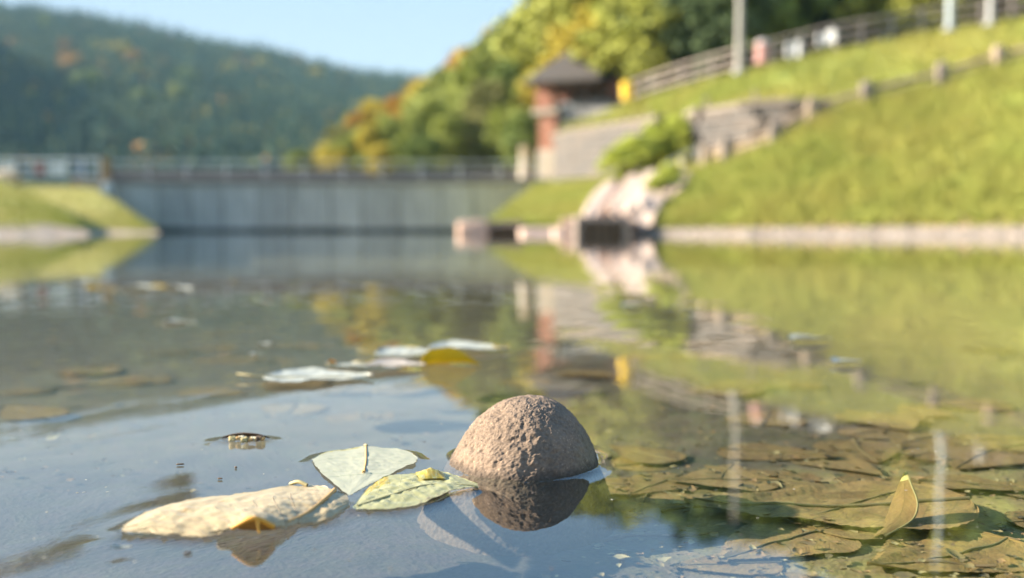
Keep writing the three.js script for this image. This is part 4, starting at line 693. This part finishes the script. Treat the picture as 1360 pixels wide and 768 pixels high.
// shrubs before the wall
reseed(160);
for (const [px, py, d, h, hue, label, w] of [[822, 240, 32.5, .95, 'bush', 'light green shrub at the head of the chute', 1.5], [847, 232, 33, 1.2, 'bush', 'yellow green shrub behind the middle slabs', 1.4], [872, 222, 33.5, 1.35, 'bush', 'bushy light green shrub against the gap between the walls', 1.4], [896, 214, 33.5, 1.35, 'bush', 'tall yellow green shrub beside the brownish wall', 1.2], [880, 262, 28.6, .6, 'bush', 'low yellow green shrub among the sandstone blocks', 1.8], [890, 248, 29.4, .6, 'bush', 'low yellowish shrub above the sandstone blocks', 1.8]]) { const p = P(px, py, d); tree('bush', hue, label, [p.x, p.y - .25 * h, p.z], h * 1.3, rr(0, 6), undefined, w, 'shrub'); }
{ // little handrail at the head of the chute
  const a = P(886, 224, 31.6), b = P(925, 205, 31.9), t = thing('handrail', 'thin grey handrail above the stone chute', 'handrail', a.toArray()), e = b.clone().sub(a); for (const k of [0, .5, 1]) part('post', rod(e.clone().multiplyScalar(k).add(V(0, -.4, 0)), e.clone().multiplyScalar(k).add(V(0, .18, 0)), .022), steel, t); part('rail', rod(V(0, .18, 0), e.clone().add(V(0, .18, 0)), .02), steel, t);
}
// guard fence along the path: rough stone posts with log rails
{
  const w = std(.26, .19, .13, .95), st = std(.27, .22, .175, .95, { map: grainTex }), pts = [[938, 217, 30.2], [965, 208, 29.6], [1028, 188, 28.9], [1078, 156, 28.9], [1150, 134, 28.9], [1250, 109, 28.9], [1326, 87, 28.9], [1420, 62, 28.4], [1520, 40, 27.6]].map((a) => P(...a));
  const t = thing('guard_fence', 'low guard fence of stone posts and weathered log rails on the slope', 'fence', [0, 0, 0]);
  pts.forEach((p, i) => { part('post', roughStone(.30, .75, .28, i, .14).translate(p.x, p.y + .12, p.z), i % 3 ? st : std(.30, .23, .16, .95), t); if (i) { const q = pts[i - 1]; part('rail', rod(V(q.x, q.y + .25, q.z - .05), V(p.x, p.y + .25, p.z - .05), .075, .065, 8), w, t); part('rail', rod(V(q.x, q.y + .05, q.z - .05), V(p.x, p.y + .05, p.z - .05), .06, .06, 8), w, t); } });
}
{ // road fence at the top
  const w = std(.40, .33, .28, .95), t = thing('road_fence', 'weathered wooden rail fence along the top of the embankment', 'fence');
  let prev = null; for (let px = 826; px < 1620; px += 40) { const p = rowAt(5, px); p.z -= .15; part('post', box(.07, .95, .07, p.x, p.y + .42, p.z), w, t); if (prev) for (const h of [.28, .58, .88]) part('rail', rod(V(prev.x, prev.y + h, prev.z), V(p.x, p.y + h, p.z), .034, .034, 6), w, t); prev = p; }
}
{
  const pole = (px, d, h, r, c, label) => { const p = rowAt(5, px), t = thing('mast', label, 'mast', [P(px, 300, d).x, p.y - .2, -d]); part('shaft', rod(V(0, 0, 0), V(0, h, 0), r, r * .75, 12), std(...c, .55), t); part('foot_plate', new THREE.CylinderGeometry(r * 1.7, r * 1.9, .12, 12).translate(0, .2, 0), std(.3, .3, .3, .6), t); part('cap', new THREE.SphereGeometry(r * .95, 10, 8).translate(0, h, 0), std(...c, .5), t); };
  pole(980, 37.6, 4.6, .13, [.30, .28, .24], 'grey wooden mast in front of the dark trees');
  pole(1256, 36.6, 4.6, .115, [.40, .45, .45], 'pale metal mast in front of the yellow green trees');
  pole(1309, 36.4, 1.05, .12, [.42, .41, .39], 'short pale stub post at the fence beyond the metal mast');
  const b = rowAt(5, 1007), t = thing('bollard', 'pinkish red bollard with a pale rounded head at the road fence', 'bollard', [P(1007, 300, 36).x, b.y - .15, -35.7]); part('body', new THREE.CylinderGeometry(.19, .21, .62, 14).translate(0, .31, 0), std(.42, .21, .18, .7), t); part('head', new THREE.SphereGeometry(.2, 14, 8, 0, 7, 0, 1.57).scale(1, .8, 1).translate(0, .62, 0), std(.48, .43, .41, .6), t);
  const board = (px, w, h, up, label, tilt) => { const p = rowAt(5, px), t2 = thing('notice_board', label, 'board', [p.x, p.y, p.z + .25]); part('panel', chamferBox(w, h, .06, .015, 0, up + h / 2, 0), std(.30, .305, .305, .6), t2); for (const s of [-1, 1]) part('leg', box(.05, up + h * .5, .05, s * w * .35, (up + h * .5) / 2 - .1, -.06), std(.35, .3, .26, .8), t2); t2.rotation.set(0, -.95, tilt); };
  board(1052, .62, .55, .05, 'squarish white board at the road fence beside the bollard', .06); board(1097, .78, .42, .25, 'wide white board at the road fence further up', .14);
  const y = rowAt(5, 832), l = thing('litter_bin', 'bright yellow bin on the grass beside the pavilion', 'bin', [P(832, 300, 43).x, y.y - .1, -43]); part('body', new THREE.CylinderGeometry(.24, .2, .6, 16).translate(0, .3, 0), std(.80, .50, .01, .5), l); part('lid', new THREE.SphereGeometry(.25, 16, 8, 0, 7, 0, 1.57).scale(1, .5, 1).translate(0, .6, 0), std(.82, .54, .02, .45), l);
}
// leafy bough reaching over the water from the left shore, above the picture: the water mirrors it
{
  reseed(170);
  const root = P(-190, 120, 21.5), t = thing('leaning_tree', 'leaning tree on the left shore with one long leafy bough', 'tree', [root.x, bankHeight(banks[0], -190, 21.5) - .1, root.z]);
  const rel = (p) => p.sub(t.position), b = [V(0, 0, 0), rel(P(-170, 40, 21)), rel(P(-120, -120, 20.6)), rel(P(0, -120, 20)), rel(P(130, -82, 19.6)), rel(P(232, -48, 19.2))];
  part('trunk', tube(b, .2, .025, 60, 8), bark, t);
  const c = new THREE.CatmullRomCurve3(b), pos = [], col = []; for (let i = 0; i < 1500; i++) { const k = mix(.56, 1, Math.sqrt(rnd())), q = c.getPoint(k), s = rr(.03, .07), sp = mix(.05, .36, (k - .56) / .44), o = V(q.x + rr(-.15, .15), q.y + rr(-1, .7) * sp, q.z + rr(-sp, sp)), u = V(rr(-1, 1), rr(-1, 1), rr(-1, 1)).normalize(), w = V(rr(-1, 1), rr(-1, 1), rr(-1, 1)).cross(u).normalize(), cc = rr(.7, 1.2); for (const [a, e] of [[-1, -.6], [1, -.4], [.2, 1], [-1, -.6], [.2, 1], [-.9, .7]]) { pos.push(o.x + s * (u.x * a + w.x * e), o.y + s * (u.y * a + w.y * e), o.z + s * (u.z * a + w.z * e)); col.push(cc, cc, cc); } }
  const g = new THREE.BufferGeometry(); g.setAttribute('position', new THREE.Float32BufferAttribute(pos, 3)); g.setAttribute('color', new THREE.Float32BufferAttribute(col, 3)); g.setAttribute('uv', new THREE.Float32BufferAttribute(new Float32Array(pos.length / 3 * 2), 2)); g.computeVertexNormals(); part('crown', g, HUE.olive, t);
}
renderer.render(scene, camera);
